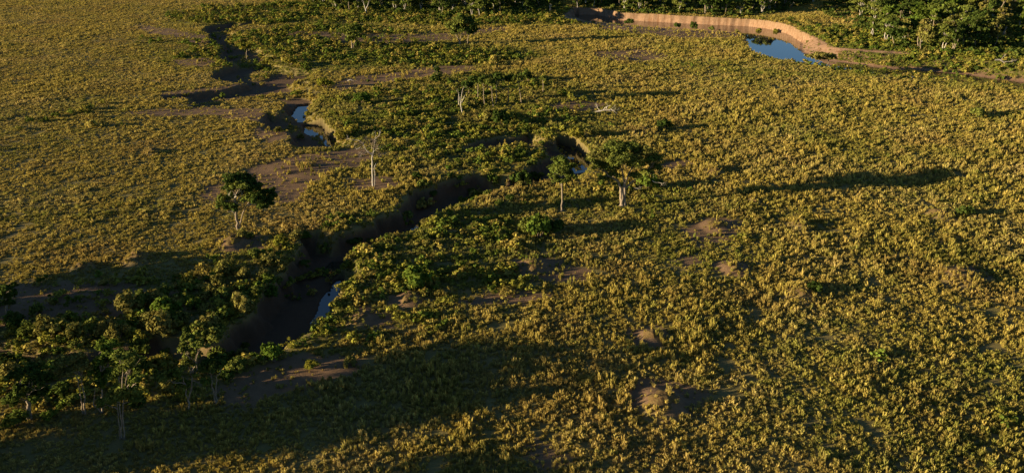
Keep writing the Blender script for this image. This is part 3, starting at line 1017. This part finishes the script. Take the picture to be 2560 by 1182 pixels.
tree('twin_tree', 'dark bushy twin-trunked tree with a leaning crown on the pinkish bare strip', (1150, 112),
     [([(1150, 113), (1148, 102), (1144, 94), (1140, 86)], .40, .18), ([(1151, 112), (1150, 100), (1154, 84)], .3, .15), ([(1169, 111), (1169, 100), (1172, 86)], .26, .12)],
     [(1134, 66, 22, 15), (1150, 56, 24, 16), (1168, 58, 20, 17, 1.5, M_LEAF_D), (1182, 74, 14, 17, 1, M_LEAF_D), (1160, 74, 24, 14), (1136, 82, 12, 10), (1176, 84, 10, 7, 0, M_LEAF_D), (1152, 44, 14, 9)],
     M_LEAF, M_BARK, .35, 11, leaf=.42, dens=6)
tree('round_tree', 'rounded bushy tree above the purple-shaded hollow west of the twin-trunked tree', (880, 122),
     [([(880, 123), (880, 110), (878, 98)], .4, .18), ([(882, 122), (886, 108), (893, 95)], .25, .12)],
     [(878, 74, 20, 12), (894, 72, 12, 13, 1, M_LEAF_D), (868, 84, 14, 10), (848, 80, 9, 10, 1, M_LEAF_D), (885, 88, 18, 10), (876, 98, 14, 8), (893, 112, 9, 8, 0, M_LEAF_D)],
     M_LEAF, M_BARK, .35, 12, leaf=.42, dens=6)
tree('conical_tree', 'small dark upright tree shaped like a cone on the edge of the bare soil', (1088, 208),
     [([(1088, 209), (1089, 195), (1094, 180)], .2, .08)],
     [(1094, 174, 8, 9), (1096, 186, 9, 8, 1, M_LEAF_D), (1088, 192, 11, 8), (1083, 200, 10, 8), (1096, 200, 8, 8, 0, M_LEAF_D)], M_LEAF_D, M_BARK_D, .2, 13, leaf=.33, dens=7)
tree('umbrella_thorn', 'flat-topped umbrella tree leaning over the blue river water', (2064, 166),
     [([(2040, 166), (2044, 159), (2052, 152)], .32, .2), ([(2070, 167), (2071, 158), (2072, 150)], .32, .2)],
     [(2030, 141, 18, 6), (2050, 137, 22, 6), (2072, 140, 18, 7), (2050, 145, 24, 5, 2), (2082, 146, 10, 6)], M_LEAF_O, M_BARK_D, .3, 14, leaf=.42, dens=7)
tree('round_crowned_tree', 'small yellow-green umbrella tree standing in the upper creek', (616, 140),
     [([(616, 141), (616, 132), (617, 124)], .22, .12)],
     [(604, 114, 12, 6), (620, 112, 14, 6), (612, 120, 14, 5)], M_LEAF_Y, M_BARK, .2, 15, leaf=.4, dens=7)

# grove of slender trees
GROVE = [((1210, 262), [(1211, 262), (1209, 238), (1208, 215)], (1208, 200, 14, 12), 'slender tree with pale trunk third along the slim grove'),
         ((1233, 266), [(1234, 266), (1231, 250), (1230, 228)], (1226, 205, 14, 11), 'slim leaning tree with twin pale stems in the grove'),
         ((1241, 260), [(1239, 260), (1241, 240), (1241, 212)], (1243, 192, 14, 13), 'tall slim tree with the darkest crown of the grove'),
         ((1271, 258), [(1271, 258), (1271, 230), (1271, 205)], (1274, 196, 14, 10), 'slim tree with a blackish straight trunk in the grove'),
         ((1304, 262), [(1304, 262), (1300, 232), (1296, 206)], (1294, 194, 13, 10), 'slim tree with a pale kinked trunk at the sunny end of the grove'),
         ((1195, 250), [(1195, 250), (1195, 230), (1194, 210)], (1186, 198, 18, 10), 'slim tree with a broad flat dark crown in the grove'),
         ((1359, 232), [(1358, 232), (1358, 212), (1357, 200)], (1357, 193, 8, 5), 'thin sapling with a wispy crown standing apart from the grove'),
         ((1172, 258), [(1170, 258), (1171, 240), (1172, 226)], (1168, 212, 14, 10), 'slim bushy tree directly behind the white many-stemmed snag')]
for i, (b, st, bl, lb) in enumerate(GROVE):
    x, y, rx, ry = bl
    tree('slender_tree', lb, b, [(st, .17, .09)], [(x, y, rx, ry), (x + 4, y + 5, rx * .8, ry * .7), (x - 5, y + 3, rx * .6, ry * .7)], M_LEAF_D if i in (2, 3, 5, 0, 7) else M_LEAF,
         M_BARK_D if i == 3 else M_BARK, .18, 30 + i, leaf=.3, dens=7, group='slender grove of trees beyond the centre scrub')
tree('green_tree', 'low round dark tree behind the slender grove', (1320, 206), [([(1320, 207), (1321, 196)], .25, .12)],
     [(1316, 185, 12, 12), (1306, 192, 12, 10), (1324, 195, 9, 10)], M_LEAF_D, M_BARK_D, .2, 41, leaf=.35, dens=6)
tree('dense_bush', 'dense column of olive foliage by the white many-stemmed snag', (1172, 268), [([(1172, 269), (1172, 250)], .15, .08)],
     [(1172, 240, 8, 10), (1171, 252, 9, 9), (1185, 255, 8, 7)], M_LEAF_O, M_BARK_D, .2, 42, leaf=.3, dens=7)

# woodland in the shaded corner
WOOD = [('shade_tree', 'tree with several pale fluted stems rising out of the darkest shade', (304, 1094),
         [([(305, 1095), (303, 1060), (300, 1030), (298, 1005)], .12, .07), ([(299, 1092), (296, 1050), (293, 1008)], .08, .05), ([(308, 1090), (306, 1040), (310, 990)], .1, .06)],
         [(290, 992, 30, 22), (320, 970, 30, 22), (335, 995, 26, 22), (262, 1010, 20, 18, 1), (300, 930, 28, 22, 2), (318, 915, 22, 14, 0), (306, 890, 26, 17, 0), (330, 900, 22, 16, 2), (345, 945, 20, 14), (275, 1000, 16, 12, -1)], M_LEAF),
        ('shade_tree', 'tree with a pair of straight white stems and a ragged olive crown', (212, 1034),
         [([(214, 1036), (211, 1000), (207, 975), (203, 940)], .13, .07), ([(208, 1036), (205, 1010), (201, 990), (196, 950)], .1, .06)],
         [(160, 905, 28, 16), (190, 895, 24, 14), (205, 915, 24, 16), (175, 925, 24, 12), (150, 925, 16, 10)], M_LEAF_O),
        ('shade_tree', 'tall tree with a thin bent stem and the brightest green crown of the shaded wood', (258, 1030),
         [([(258, 1031), (255, 1005), (254, 970), (252, 930)], .14, .07), ([(258, 1031), (234, 1010), (238, 975)], .1, .05)],
         [(250, 905, 22, 16), (272, 885, 22, 13), (240, 925, 18, 14), (262, 935, 22, 16), (285, 900, 18, 14), (255, 960, 14, 12), (258, 870, 24, 16, 0), (276, 862, 18, 12, 2)], M_LEAF_G),
        ('dark_tree', 'broad dark rounded tree with a sunlit edge in the shaded corner', (72, 1046),
         [([(72, 1048), (70, 1020), (70, 990)], .36, .2)],
         [(40, 940, 24, 20), (75, 930, 28, 20), (105, 950, 26, 22), (60, 970, 30, 20), (100, 985, 26, 20), (40, 990, 20, 16)], M_LEAF_D),
        ('shade_tree', 'tree with a lit twisting stem and a layered crown right of the darkest shade', (472, 1025),
         [([(473, 1027), (471, 1000), (478, 975), (481, 940)], .14, .08), ([(474, 1010), (466, 985), (464, 960)], .1, .06)],
         [(440, 935, 24, 13), (410, 945, 22, 10), (470, 915, 24, 12), (500, 930, 22, 13), (470, 866, 22, 14), (480, 890, 20, 14), (468, 846, 22, 12, 1), (500, 862, 20, 13, -1), (515, 955, 16, 12), (455, 960, 20, 12)], M_LEAF),
        ('shade_tree', 'small forked tree with silvery leaves beside the shaded sandy track', (541, 1006),
         [([(541, 1007), (536, 985), (530, 965), (528, 935)], .13, .07), ([(539, 1002), (541, 975), (540, 940)], .11, .06)],
         [(525, 905, 20, 10), (548, 898, 20, 10), (535, 918, 22, 10), (560, 910, 12, 8)], M_LEAF_D),
        ('dark_tree', 'leaning dark tree at the left frame edge above the shaded meadow', (18, 786),
         [([(18, 788), (16, 760), (14, 735)], .24, .12)],
         [(15, 722, 18, 12), (32, 735, 14, 16, 1), (2, 740, 18, 14), (20, 755, 16, 12), (35, 712, 10, 8)], M_LEAF_D)]
for i, (nm, lb, b, st, bl, lm) in enumerate(WOOD):
    tree(nm, lb, b, st, bl, lm, M_BARK, .2, 60 + i, leaf=.19, dens=10, group='trees of the shaded corner wood')

# trees just outside the frame whose shadows reach into it
for i, (X, Y, h, w) in enumerate([(-74, 52, 11, 5), (-93, 50, 13, 6), (-64, 56, 12, 6), (-70, 60, 13, 6), (-58, 50, 12, 6), (-70, 43, 12, 6), (-84, 56, 13, 6), (-80, 80, 12, 6), (-73, 78, 14, 6), (-77, 86, 14, 6), (-90, 75, 13, 6), (-100, 76, 13, 6), (-96, 71, 12, 5), (-112, 69, 13, 6), (-128, 112, 9, 5), (-103, 122, 9, 5), (-110, 118, 9, 5), (-108, 110, 8, 5), (-118, 124, 10, 5), (-104, 128, 8, 4)]):
    rg = np.random.default_rng(90 + i)
    t = empty('shade_tree', X, Y, 'broad green tree just beyond the frame edge that shades the dark corner', 'tree', 'trees beside the frame that shade the corner')
    obj('trunk', tubes([limb((0, 0, -.2), (rg.normal(0, .5), 0, h * .6), .35, .15, rg, 6, .04, 7)], M_BARK, 'trunk'), t)
    p, nr = [], []
    for q in range(7):
        c = (rg.normal(0, w * .35), rg.normal(0, w * .35), h * rg.uniform(.45, .85))
        a, b = blob_points(c, (w * .5, w * .5, h * .22), 800, rg, 14, .3)
        p.append(a)
        nr.append(b)
    obj('crown', leaves(np.concatenate(p), np.concatenate(nr), .3, rg, M_LEAF, 'crown'), t)

# ------------------------------------------------------------------ bushes, one thing each, sharing meshes
BUSH = {}
for key, mt in (('lush', M_LEAF_G), ('dark', M_LEAF_D), ('olive', M_LEAF_O), ('yellow', M_LEAF_Y), ('green', M_LEAF)):
    BUSH[key] = [bush_mesh('bush', np.random.default_rng(200 + j + 10 * len(BUSH)), 700, 14, .14, mt, (1, 1, .85), .6) for j in range(3)]
BUSH_STEM = tubes([limb((0, 0, -.15), (math.cos(a) * .35, math.sin(a) * .35, .7), .05, .02, np.random.default_rng(5), 4, .05, 4) for a in (0, 1.6, 3.1, 4.7)], M_BARK_D, 'stem')


ORD = ['first', 'second', 'third', 'fourth', 'fifth', 'sixth', 'seventh', 'eighth', 'ninth', 'tenth', 'eleventh', 'twelfth', 'thirteenth', 'fourteenth',
       'fifteenth', 'sixteenth', 'seventeenth', 'eighteenth', 'nineteenth', 'twentieth']


def order_labels(items, rows, fmt):
    """items: (X, Y, look); gives each a label by its look, its row and its place along the row"""
    ys = np.array([i[1] for i in items])
    names = {1: ['only row'], 2: ['front row', 'back row'], 3: ['front row', 'middle row', 'back row'], 4: ['front row', 'second row', 'third row', 'back row']}[rows]
    r = np.searchsorted(np.quantile(ys, np.arange(1, rows) / rows), ys)
    out = [''] * len(items)
    for k in range(rows):
        for look in sorted({i[2] for i in items}):
            m = [j for j in range(len(items)) if r[j] == k and items[j][2] == look]
            m.sort(key=lambda j: items[j][0] / (items[j][1] * CP + H_CAM * SP))
            for c, j in enumerate(m):
                out[j] = fmt.format(nth=ORD[min(c, 19)], look=look, row=names[k])
    return out


LOOK = {'olive': 'straw-green', 'green': 'mid-green', 'dark': 'dark green', 'lush': 'bright green', 'yellow': 'yellow-green'}


def bush(px, py, wpx, kind, label, group, hk=.85, name='bush', xy=None, wm=None):
    X, Y = gpt(px, py) if xy is None else xy
    r = wm / 2 if wm else wpx / 2 / FOC * (Y * CP + H_CAM * SP)
    if xy is None:
        Y += r * .4
    t = empty(name, X, Y, label, 'bush', group)
    t.rotation_euler = (0, 0, random.uniform(0, 6.28))
    t.scale = (r, r, r * hk)
    obj('foliage', random.choice(BUSH[kind]), t)
    obj('stem', BUSH_STEM, t)
    return t


def bush_group(label, spots, name='bush'):
    """bushes that each get their own label and are things on their own"""
    for s in spots:
        px, py, w, kind, lb = s[:5]
        bush(px, py, w, kind, lb, label, s[5] if len(s) > 5 else .85, name)


bush_group('single bushes standing out of the grass', [
    (1318, 590, 62, 'green', 'pale green bush at the sunny end of the bush trio below the slim trunk', 1.0),
    (1350, 600, 76, 'lush', 'bright green rounded bush in the middle of the trio below the slim trunk', 1.1),
    (1385, 586, 56, 'dark', 'dark shaded bush of the trio below the slim trunk', 1.0),
    (1042, 728, 74, 'lush', 'vivid green bush throwing a long black shadow on the stream bank', 1.1),
    (1012, 730, 40, 'green', 'paler small bush touching the vivid green bush on the stream bank'),
    (1618, 478, 56, 'lush', 'bright green bush beside the fluted trunk of the spreading tree', 1.0),
    (1646, 470, 34, 'green', 'smaller bush behind the bright green one near the spreading tree'),
    (1298, 442, 60, 'dark', 'tall dark green bush hanging over the gully rim', 1.1),
    (1330, 420, 34, 'dark', 'dark bush behind the one hanging over the gully rim'),
    (1229, 440, 34, 'lush', 'small bright bush on the far gully rim'),
    (1255, 318, 54, 'dark', 'dark bush with a long shadow in the centre scrub', 1.1),
    (1230, 305, 46, 'olive', 'straw-coloured bush beside the dark bush of the centre scrub'),
    (608, 605, 30, 'olive', 'straw-yellow bush at the foot of the tree on the orange mound', 1.2),
    (624, 598, 24, 'green', 'small green bush tucked behind the straw-yellow one on the mound'),
    (2036, 740, 42, 'dark', 'round dark bush on the shaded side of a broad mound'),
    (2412, 545, 46, 'dark', 'dark green bush against the tan mound near the frame edge'),
    (2452, 296, 44, 'green', 'green bush alone in the far golden grass near the frame edge'),
    (1660, 328, 44, 'dark', 'dark bush on the grassy mound beyond the spreading tree'),
    (632, 896, 66, 'lush', 'rounded bright bush left of a pair on the near gully rim', 1.0),
    (682, 906, 60, 'lush', 'taller bright green bush of the pair on the near gully rim', 1.2),
    (394, 908, 72, 'yellow', 'round yellow-green bush like a ball in the shaded wood', 1.0),
    (776, 922, 40, 'yellow', 'small golden bush beside the shaded sandy track'),
    (872, 912, 36, 'olive', 'little straw bush at the far end of the sandy track'),
    (118, 1052, 46, 'lush', 'green bush at the foot of the broad dark tree'),
    (38, 1066, 66, 'green', 'low green bush under the broad dark tree at the frame edge'),
    (92, 790, 38, 'green', 'lit leafy bush standing alone in the shaded meadow', 1.3),
    (24, 800, 36, 'green', 'leafy bush at the frame edge below the leaning dark tree'),
    (852, 345, 40, 'yellow', 'bright yellow-green bush above the lower creek pool'),
    (880, 338, 44, 'yellow', 'larger yellow-green bush on the bank over the lower creek pool'),
    (922, 205, 12, 'green', 'tiny green bush in the bare soil patch near the log'),
    (768, 280, 20, 'yellow', 'small yellow-green bush at the water of the upper creek pool'),
    (812, 220, 40, 'yellow', 'yellow-green bush on the tan creek bank'),
    (726, 165, 34, 'yellow', 'golden drooping bush at the head of the creek bed'),
    (906, 262, 46, 'lush', 'bright green low bush in the scrub east of the creek'),
    (695, 335, 26, 'olive', 'tan bush on the shaded creek side above the lower pool'),
    (748, 330, 24, 'olive', 'small tan bush beside the lower creek pool'),
    (1062, 470, 34, 'green', 'leafy bush where the far gully rim turns'),
    (1010, 520, 40, 'green', 'bush on the shaded corner of the far gully rim'),
    (1572, 50, 26, 'dark', 'dark bush hanging over the river cliff at its dark end', 1.0),
    (1694, 54, 20, 'dark', 'small dark bush in a notch of the red cliff', 1.2),
    (1738, 58, 24, 'dark', 'large dark bush filling the deepest notch of the red cliff', 1.3),
    (1782, 60, 16, 'green', 'narrow green bush on the face of the red cliff', 1.2),
    (1846, 62, 18, 'olive', 'straw bush near the low end of the red cliff'),
    (1900, 58, 18, 'yellow', 'yellow-green bush where the cliff sinks to the sandbar'),
    (1944, 60, 18, 'yellow', 'pale yellow-green bush at the back of the sandbar'),
    (1490, 345, 40, 'olive', 'dense golden bush above the blue pool', .9),
    (1440, 350, 50, 'yellow', 'yellow reedy bush on the bank above the blue pool', .8),
])
SH = [(508, 850, 52, 'olive'), (538, 856, 50, 'green'), (486, 856, 40, 'dark'), (566, 858, 40, 'green'), (596, 846, 38, 'olive'), (536, 866, 40, 'green'), (318, 790, 52, 'olive'), (345, 772, 44, 'green'), (385, 760, 42, 'olive'), (412, 742, 34, 'green'), (414, 800, 60, 'lush'), (372, 818, 40, 'olive'), (428, 820, 46, 'green'),
      (404, 846, 60, 'olive'), (456, 816, 30, 'olive'), (482, 772, 34, 'lush'), (470, 720, 38, 'yellow'), (524, 742, 30, 'olive'), (546, 752, 36, 'green'), (520, 785, 28, 'olive'),
      (546, 722, 32, 'olive'), (552, 800, 48, 'green'), (522, 838, 52, 'olive'), (548, 826, 30, 'yellow'), (606, 792, 54, 'olive'), (600, 762, 28, 'green'), (606, 702, 36, 'olive'),
      (650, 702, 30, 'olive'), (676, 726, 36, 'lush'), (642, 740, 28, 'green'), (340, 866, 40, 'green'), (540, 892, 52, 'dark'), (510, 880, 34, 'green'), (575, 870, 30, 'green'),
      (120, 850, 60, 'olive'), (150, 838, 44, 'green'), (185, 856, 46, 'olive'), (228, 838, 50, 'green'), (262, 842, 40, 'olive'), (40, 828, 40, 'dark'), (70, 842, 40, 'green'),
      (295, 852, 40, 'olive'), (700, 620, 34, 'yellow'), (735, 602, 30, 'olive'), (668, 668, 34, 'olive'), (640, 648, 30, 'green'), (700, 665, 34, 'olive'), (565, 690, 40, 'olive'),
      (430, 905, 40, 'green'), (350, 935, 40, 'dark'), (320, 900, 30, 'green'), (590, 930, 40, 'green'), (560, 950, 34, 'dark'), (430, 980, 40, 'olive'), (455, 1000, 30, 'yellow'),
      (150, 990, 40, 'dark'), (175, 1010, 34, 'green'), (340, 1020, 36, 'dark'), (285, 1030, 30, 'olive'), (20, 1020, 40, 'dark'), (20, 950, 44, 'olive'), (5, 900, 40, 'dark')]
for _px, _py, _w, _k, _lb in ((514, 888, 60, 'green', 'large bush under the bank corner where the gully turns to the frame edge'),
                              (486, 886, 44, 'dark', 'dark bush beside the large one under the gully bank corner'),
                              (546, 880, 46, 'dark', 'dark bush on the gully floor below the bank corner')):
    bush(_px, _py, _w, _k, _lb, 'thicket bushes by the shaded gully', 1.2, xy=gpt(_px, _py, -3.2), wm=_w / FOC * 125)
SHL = order_labels([(*gpt(a, b), LOOK[k]) for a, b, w, k in SH], 3, '{nth} {look} bush from the frame edge, {row} of the shaded gully thicket')
for (a, b, w, k), lb in zip(SH, SHL):
    bush(a, b, w * 1.25, k, lb, 'thicket bushes by the shaded gully', random.uniform(.9, 1.25))


def dry(q):
    z, d, b, w = ground(q[:, 0], q[:, 1])
    return (z > -.8) & (d < .5) & (b < .3)


RG = np.random.default_rng(500)
ZB = [('{nth} {look} low bush from the gully mouth, {row} along the sunny gully rim', 'bushes on the sunny gully rim', 26, [(905, 625), (1040, 575), (1230, 485), (1330, 470), (1300, 560), (1120, 690), (900, 800), (880, 720)], 1.1, 2.6),
      ('{nth} {look} bush from the creek, {row} of scrub before the slender grove', 'bushes of the centre scrub', 34, [(820, 230), (1000, 215), (1140, 200), (1320, 260), (1360, 330), (1180, 350), (1140, 430), (960, 470), (940, 360), (880, 330)], 1.1, 2.8),
      ('{nth} {look} bush from the open plain, {row} of the far creekside scrub', 'far scrub bushes beyond the creek', 28, [(600, 70), (820, 60), (870, 120), (1100, 120), (1330, 130), (1320, 160), (900, 165), (780, 165), (690, 140)], 1.8, 4.0),
      ('{nth} {look} bush from the open plain, {row} edging the far woodland', 'bushes edging the far woodland', 20, [(470, 60), (640, 22), (760, 12), (1350, 50), (1350, 66), (900, 58), (700, 48), (560, 70)], 2.0, 5.0),
      ('{nth} {look} bush from the sandbar, {row} on the grassy far river bank', 'bushes on the far river bank', 26, [(1960, 54), (2120, 74), (2200, 118), (2330, 128), (2560, 148), (2560, 163), (2420, 145), (2330, 136), (2150, 124), (2090, 110)], 2.0, 5.0)]
ZB.append(('{nth} {look} bush from the dark river end, {row} on the cliff top', 'bushes along the top of the red cliff', 18,
           [(1545, 38), (1640, 36), (1730, 41), (1860, 49), (1960, 58), (2000, 68), (1975, 52), (1860, 43), (1700, 33), (1560, 31)], 2.0, 4.5))
ZB.append(('{nth} {look} bush from the sandbar, {row} clinging to the river bank slope', 'bushes clinging to the far bank slope', 16, None, 1.4, 3.2))
ZB.append(('{nth} {look} bush from the gully mouth, {row} along the gully rim itself', 'bushes on the lip of the gully', 24, 'rim', 1.4, 3.2))


def rim_points(n, rg):
    out = []
    while len(out) < n:
        k = rg.integers(0, len(GULLY))
        p = GULLY[k] + (GULLY[(k + 1) % len(GULLY)] - GULLY[k]) * rg.random() + rg.normal(0, .7, 2)
        if -75 < p[0] < 6:
            out.append(p)
    return out


for lb, gp, n, poly, w0, w1 in ZB:
    pts = rim_points(n, RG) if poly == 'rim' else inpoly(gpoly(poly), n, RG, dry) if poly else list(far_bank(n, RG, 0, .7))
    kinds = [str(RG.choice(['olive', 'green', 'green', 'dark', 'lush'])) for _ in pts]
    lbs = order_labels([(q[0], q[1], LOOK[k]) for q, k in zip(pts, kinds)], 3, lb)
    for q, k, l in zip(pts, kinds, lbs):
        bush(0, 0, 0, k, l, gp, RG.uniform(.6, 1.0), xy=(float(q[0]), float(q[1])), wm=float(RG.uniform(w0, w1)))

# ------------------------------------------------------------------ forest trees, one thing each, copies of eight kinds
def forest_kind(i):
    rg = np.random.default_rng(700 + i)
    h = rg.uniform(9.5, 12.5)
    w = rg.uniform(3.2, 4.8)
    st = []
    tops = []
    for k in range(rg.integers(1, 4)):
        a = rg.uniform(0, 6.28)
        e = np.array([math.cos(a) * w * .4, math.sin(a) * w * .4, h * rg.uniform(.55, .7)])
        st.append(limb((math.cos(a) * .25, math.sin(a) * .25, -.3), e, .22, .1, rg, 6, .035, 6))
        tops.append(e)
    p, nr = [], []
    for q in range(rg.integers(8, 12)):
        a = rg.uniform(0, 6.28)
        c = np.array([math.cos(a) * w * rg.uniform(.1, .75), math.sin(a) * w * rg.uniform(.1, .75), h * rg.uniform(.40, .92)])
        st.append(limb(tops[q % len(tops)] * np.array([.6, .6, .8]), c, .1, .04, rg, 4, .05, 4))
        x, y = blob_points(c, (w * .55, w * .55, h * .14), 170, rg, 9, .3)
        p.append(x)
        nr.append(y)
    mt = (M_LEAF, M_LEAF_D, M_LEAF_G, M_LEAF, M_LEAF_D, M_LEAF_O, M_LEAF, M_LEAF_D)[i]
    return tubes(st, M_BARK if i % 3 else M_DEAD, 'trunk'), leaves(np.concatenate(p), np.concatenate(nr), .43, rg, mt, 'crown')


KINDS = [forest_kind(i) for i in range(8)]


def forest_tree(X, Y, label, group, s, k):
    t = empty('forest_tree', X, Y, label, 'tree', group)
    t.rotation_euler = (0, 0, random.uniform(0, 6.28))
    t.scale = (s * random.uniform(.85, 1.2), s * random.uniform(.85, 1.2), s)
    obj('trunk', KINDS[k][0], t)
    obj('crown', KINDS[k][1], t)


CROWN = ['green-crowned', 'dark-crowned', 'bright-crowned', 'green-crowned', 'dark-crowned', 'olive-crowned', 'green-crowned', 'dark-crowned']


def ok_forest(q):
    return ground(q[:, 0], q[:, 1])[0] > -1.0


FZ = [('{nth} {look} tree from the dark river end, {row} behind the red cliff', 'forest behind the red river cliff', 86,
       [(1440, 20), (1560, 32), (1720, 38), (1860, 42), (1930, 36), (2030, 12), (2060, -8), (1900, -8), (1420, -8)], .9, 1.25),
      ('{nth} {look} tree from the river bend, {row} of the dense riverside wood', 'forest beyond the river bend', 128,
       [(2060, 40), (2120, 58), (2180, 102), (2240, 126), (2330, 131), (2470, 144), (2600, 150), (2620, 40), (2600, -8), (2080, -8), (2050, 26)], .95, 1.35),
      ('{nth} {look} tree from the open plain, {row} of the woodland belt', 'woodland belt beyond the creek meadow', 84,
       [(760, 20), (900, 34), (1060, 38), (1200, 42), (1340, 40), (1400, 26), (1410, -8), (800, -8)], .95, 1.3)]
for lb, gp, n, poly, s0, s1 in FZ:
    pts = inpoly(gpoly(poly), n * 3, RG, ok_forest)
    sel = []
    for q in pts:
        if len(sel) < n and all(np.hypot(*(q - e)) > 3.6 for e in sel):
            sel.append(q)
    ks = [random.randrange(8) for _ in sel]
    lbs = order_labels([(q[0], q[1], CROWN[k]) for q, k in zip(sel, ks)], 4, lb)
    for q, k, l in zip(sel, ks, lbs):
        forest_tree(float(q[0]), float(q[1]), l, gp, random.uniform(s0, s1), k)

# dense low growth on the forest floor: one mass
def build_undergrowth():
    protos = [bpy.data.objects.new('undergrowth_clump', bush_mesh('undergrowth_clump', RNG, 110, 7, .2, M_SCRUB)) for _ in range(4)]
    P = []
    for lb, gp, n, poly, s0, s1 in FZ:
        P += inpoly(gpoly(poly), n * 9, RG, ok_forest)
    P = np.array(P)
    n = len(P)
    z = ground(P[:, 0], P[:, 1])[0]
    s = RNG.uniform(1.2, 3.0, n)
    c = np.where(RNG.random((n, 1)) < .5, np.array([.06, .09, .018]), np.array([.11, .13, .026])) * RNG.uniform(.8, 1.2, (n, 1))
    scatter('forest_undergrowth', protos, np.stack([P[:, 0], P[:, 1], z - .1], 1), np.stack([0 * s, 0 * s, RNG.uniform(0, 6.28, n)], 1),
            np.stack([s, s, s * .9], 1), c, RNG.integers(0, 4, n), M_SCRUB)


build_undergrowth()
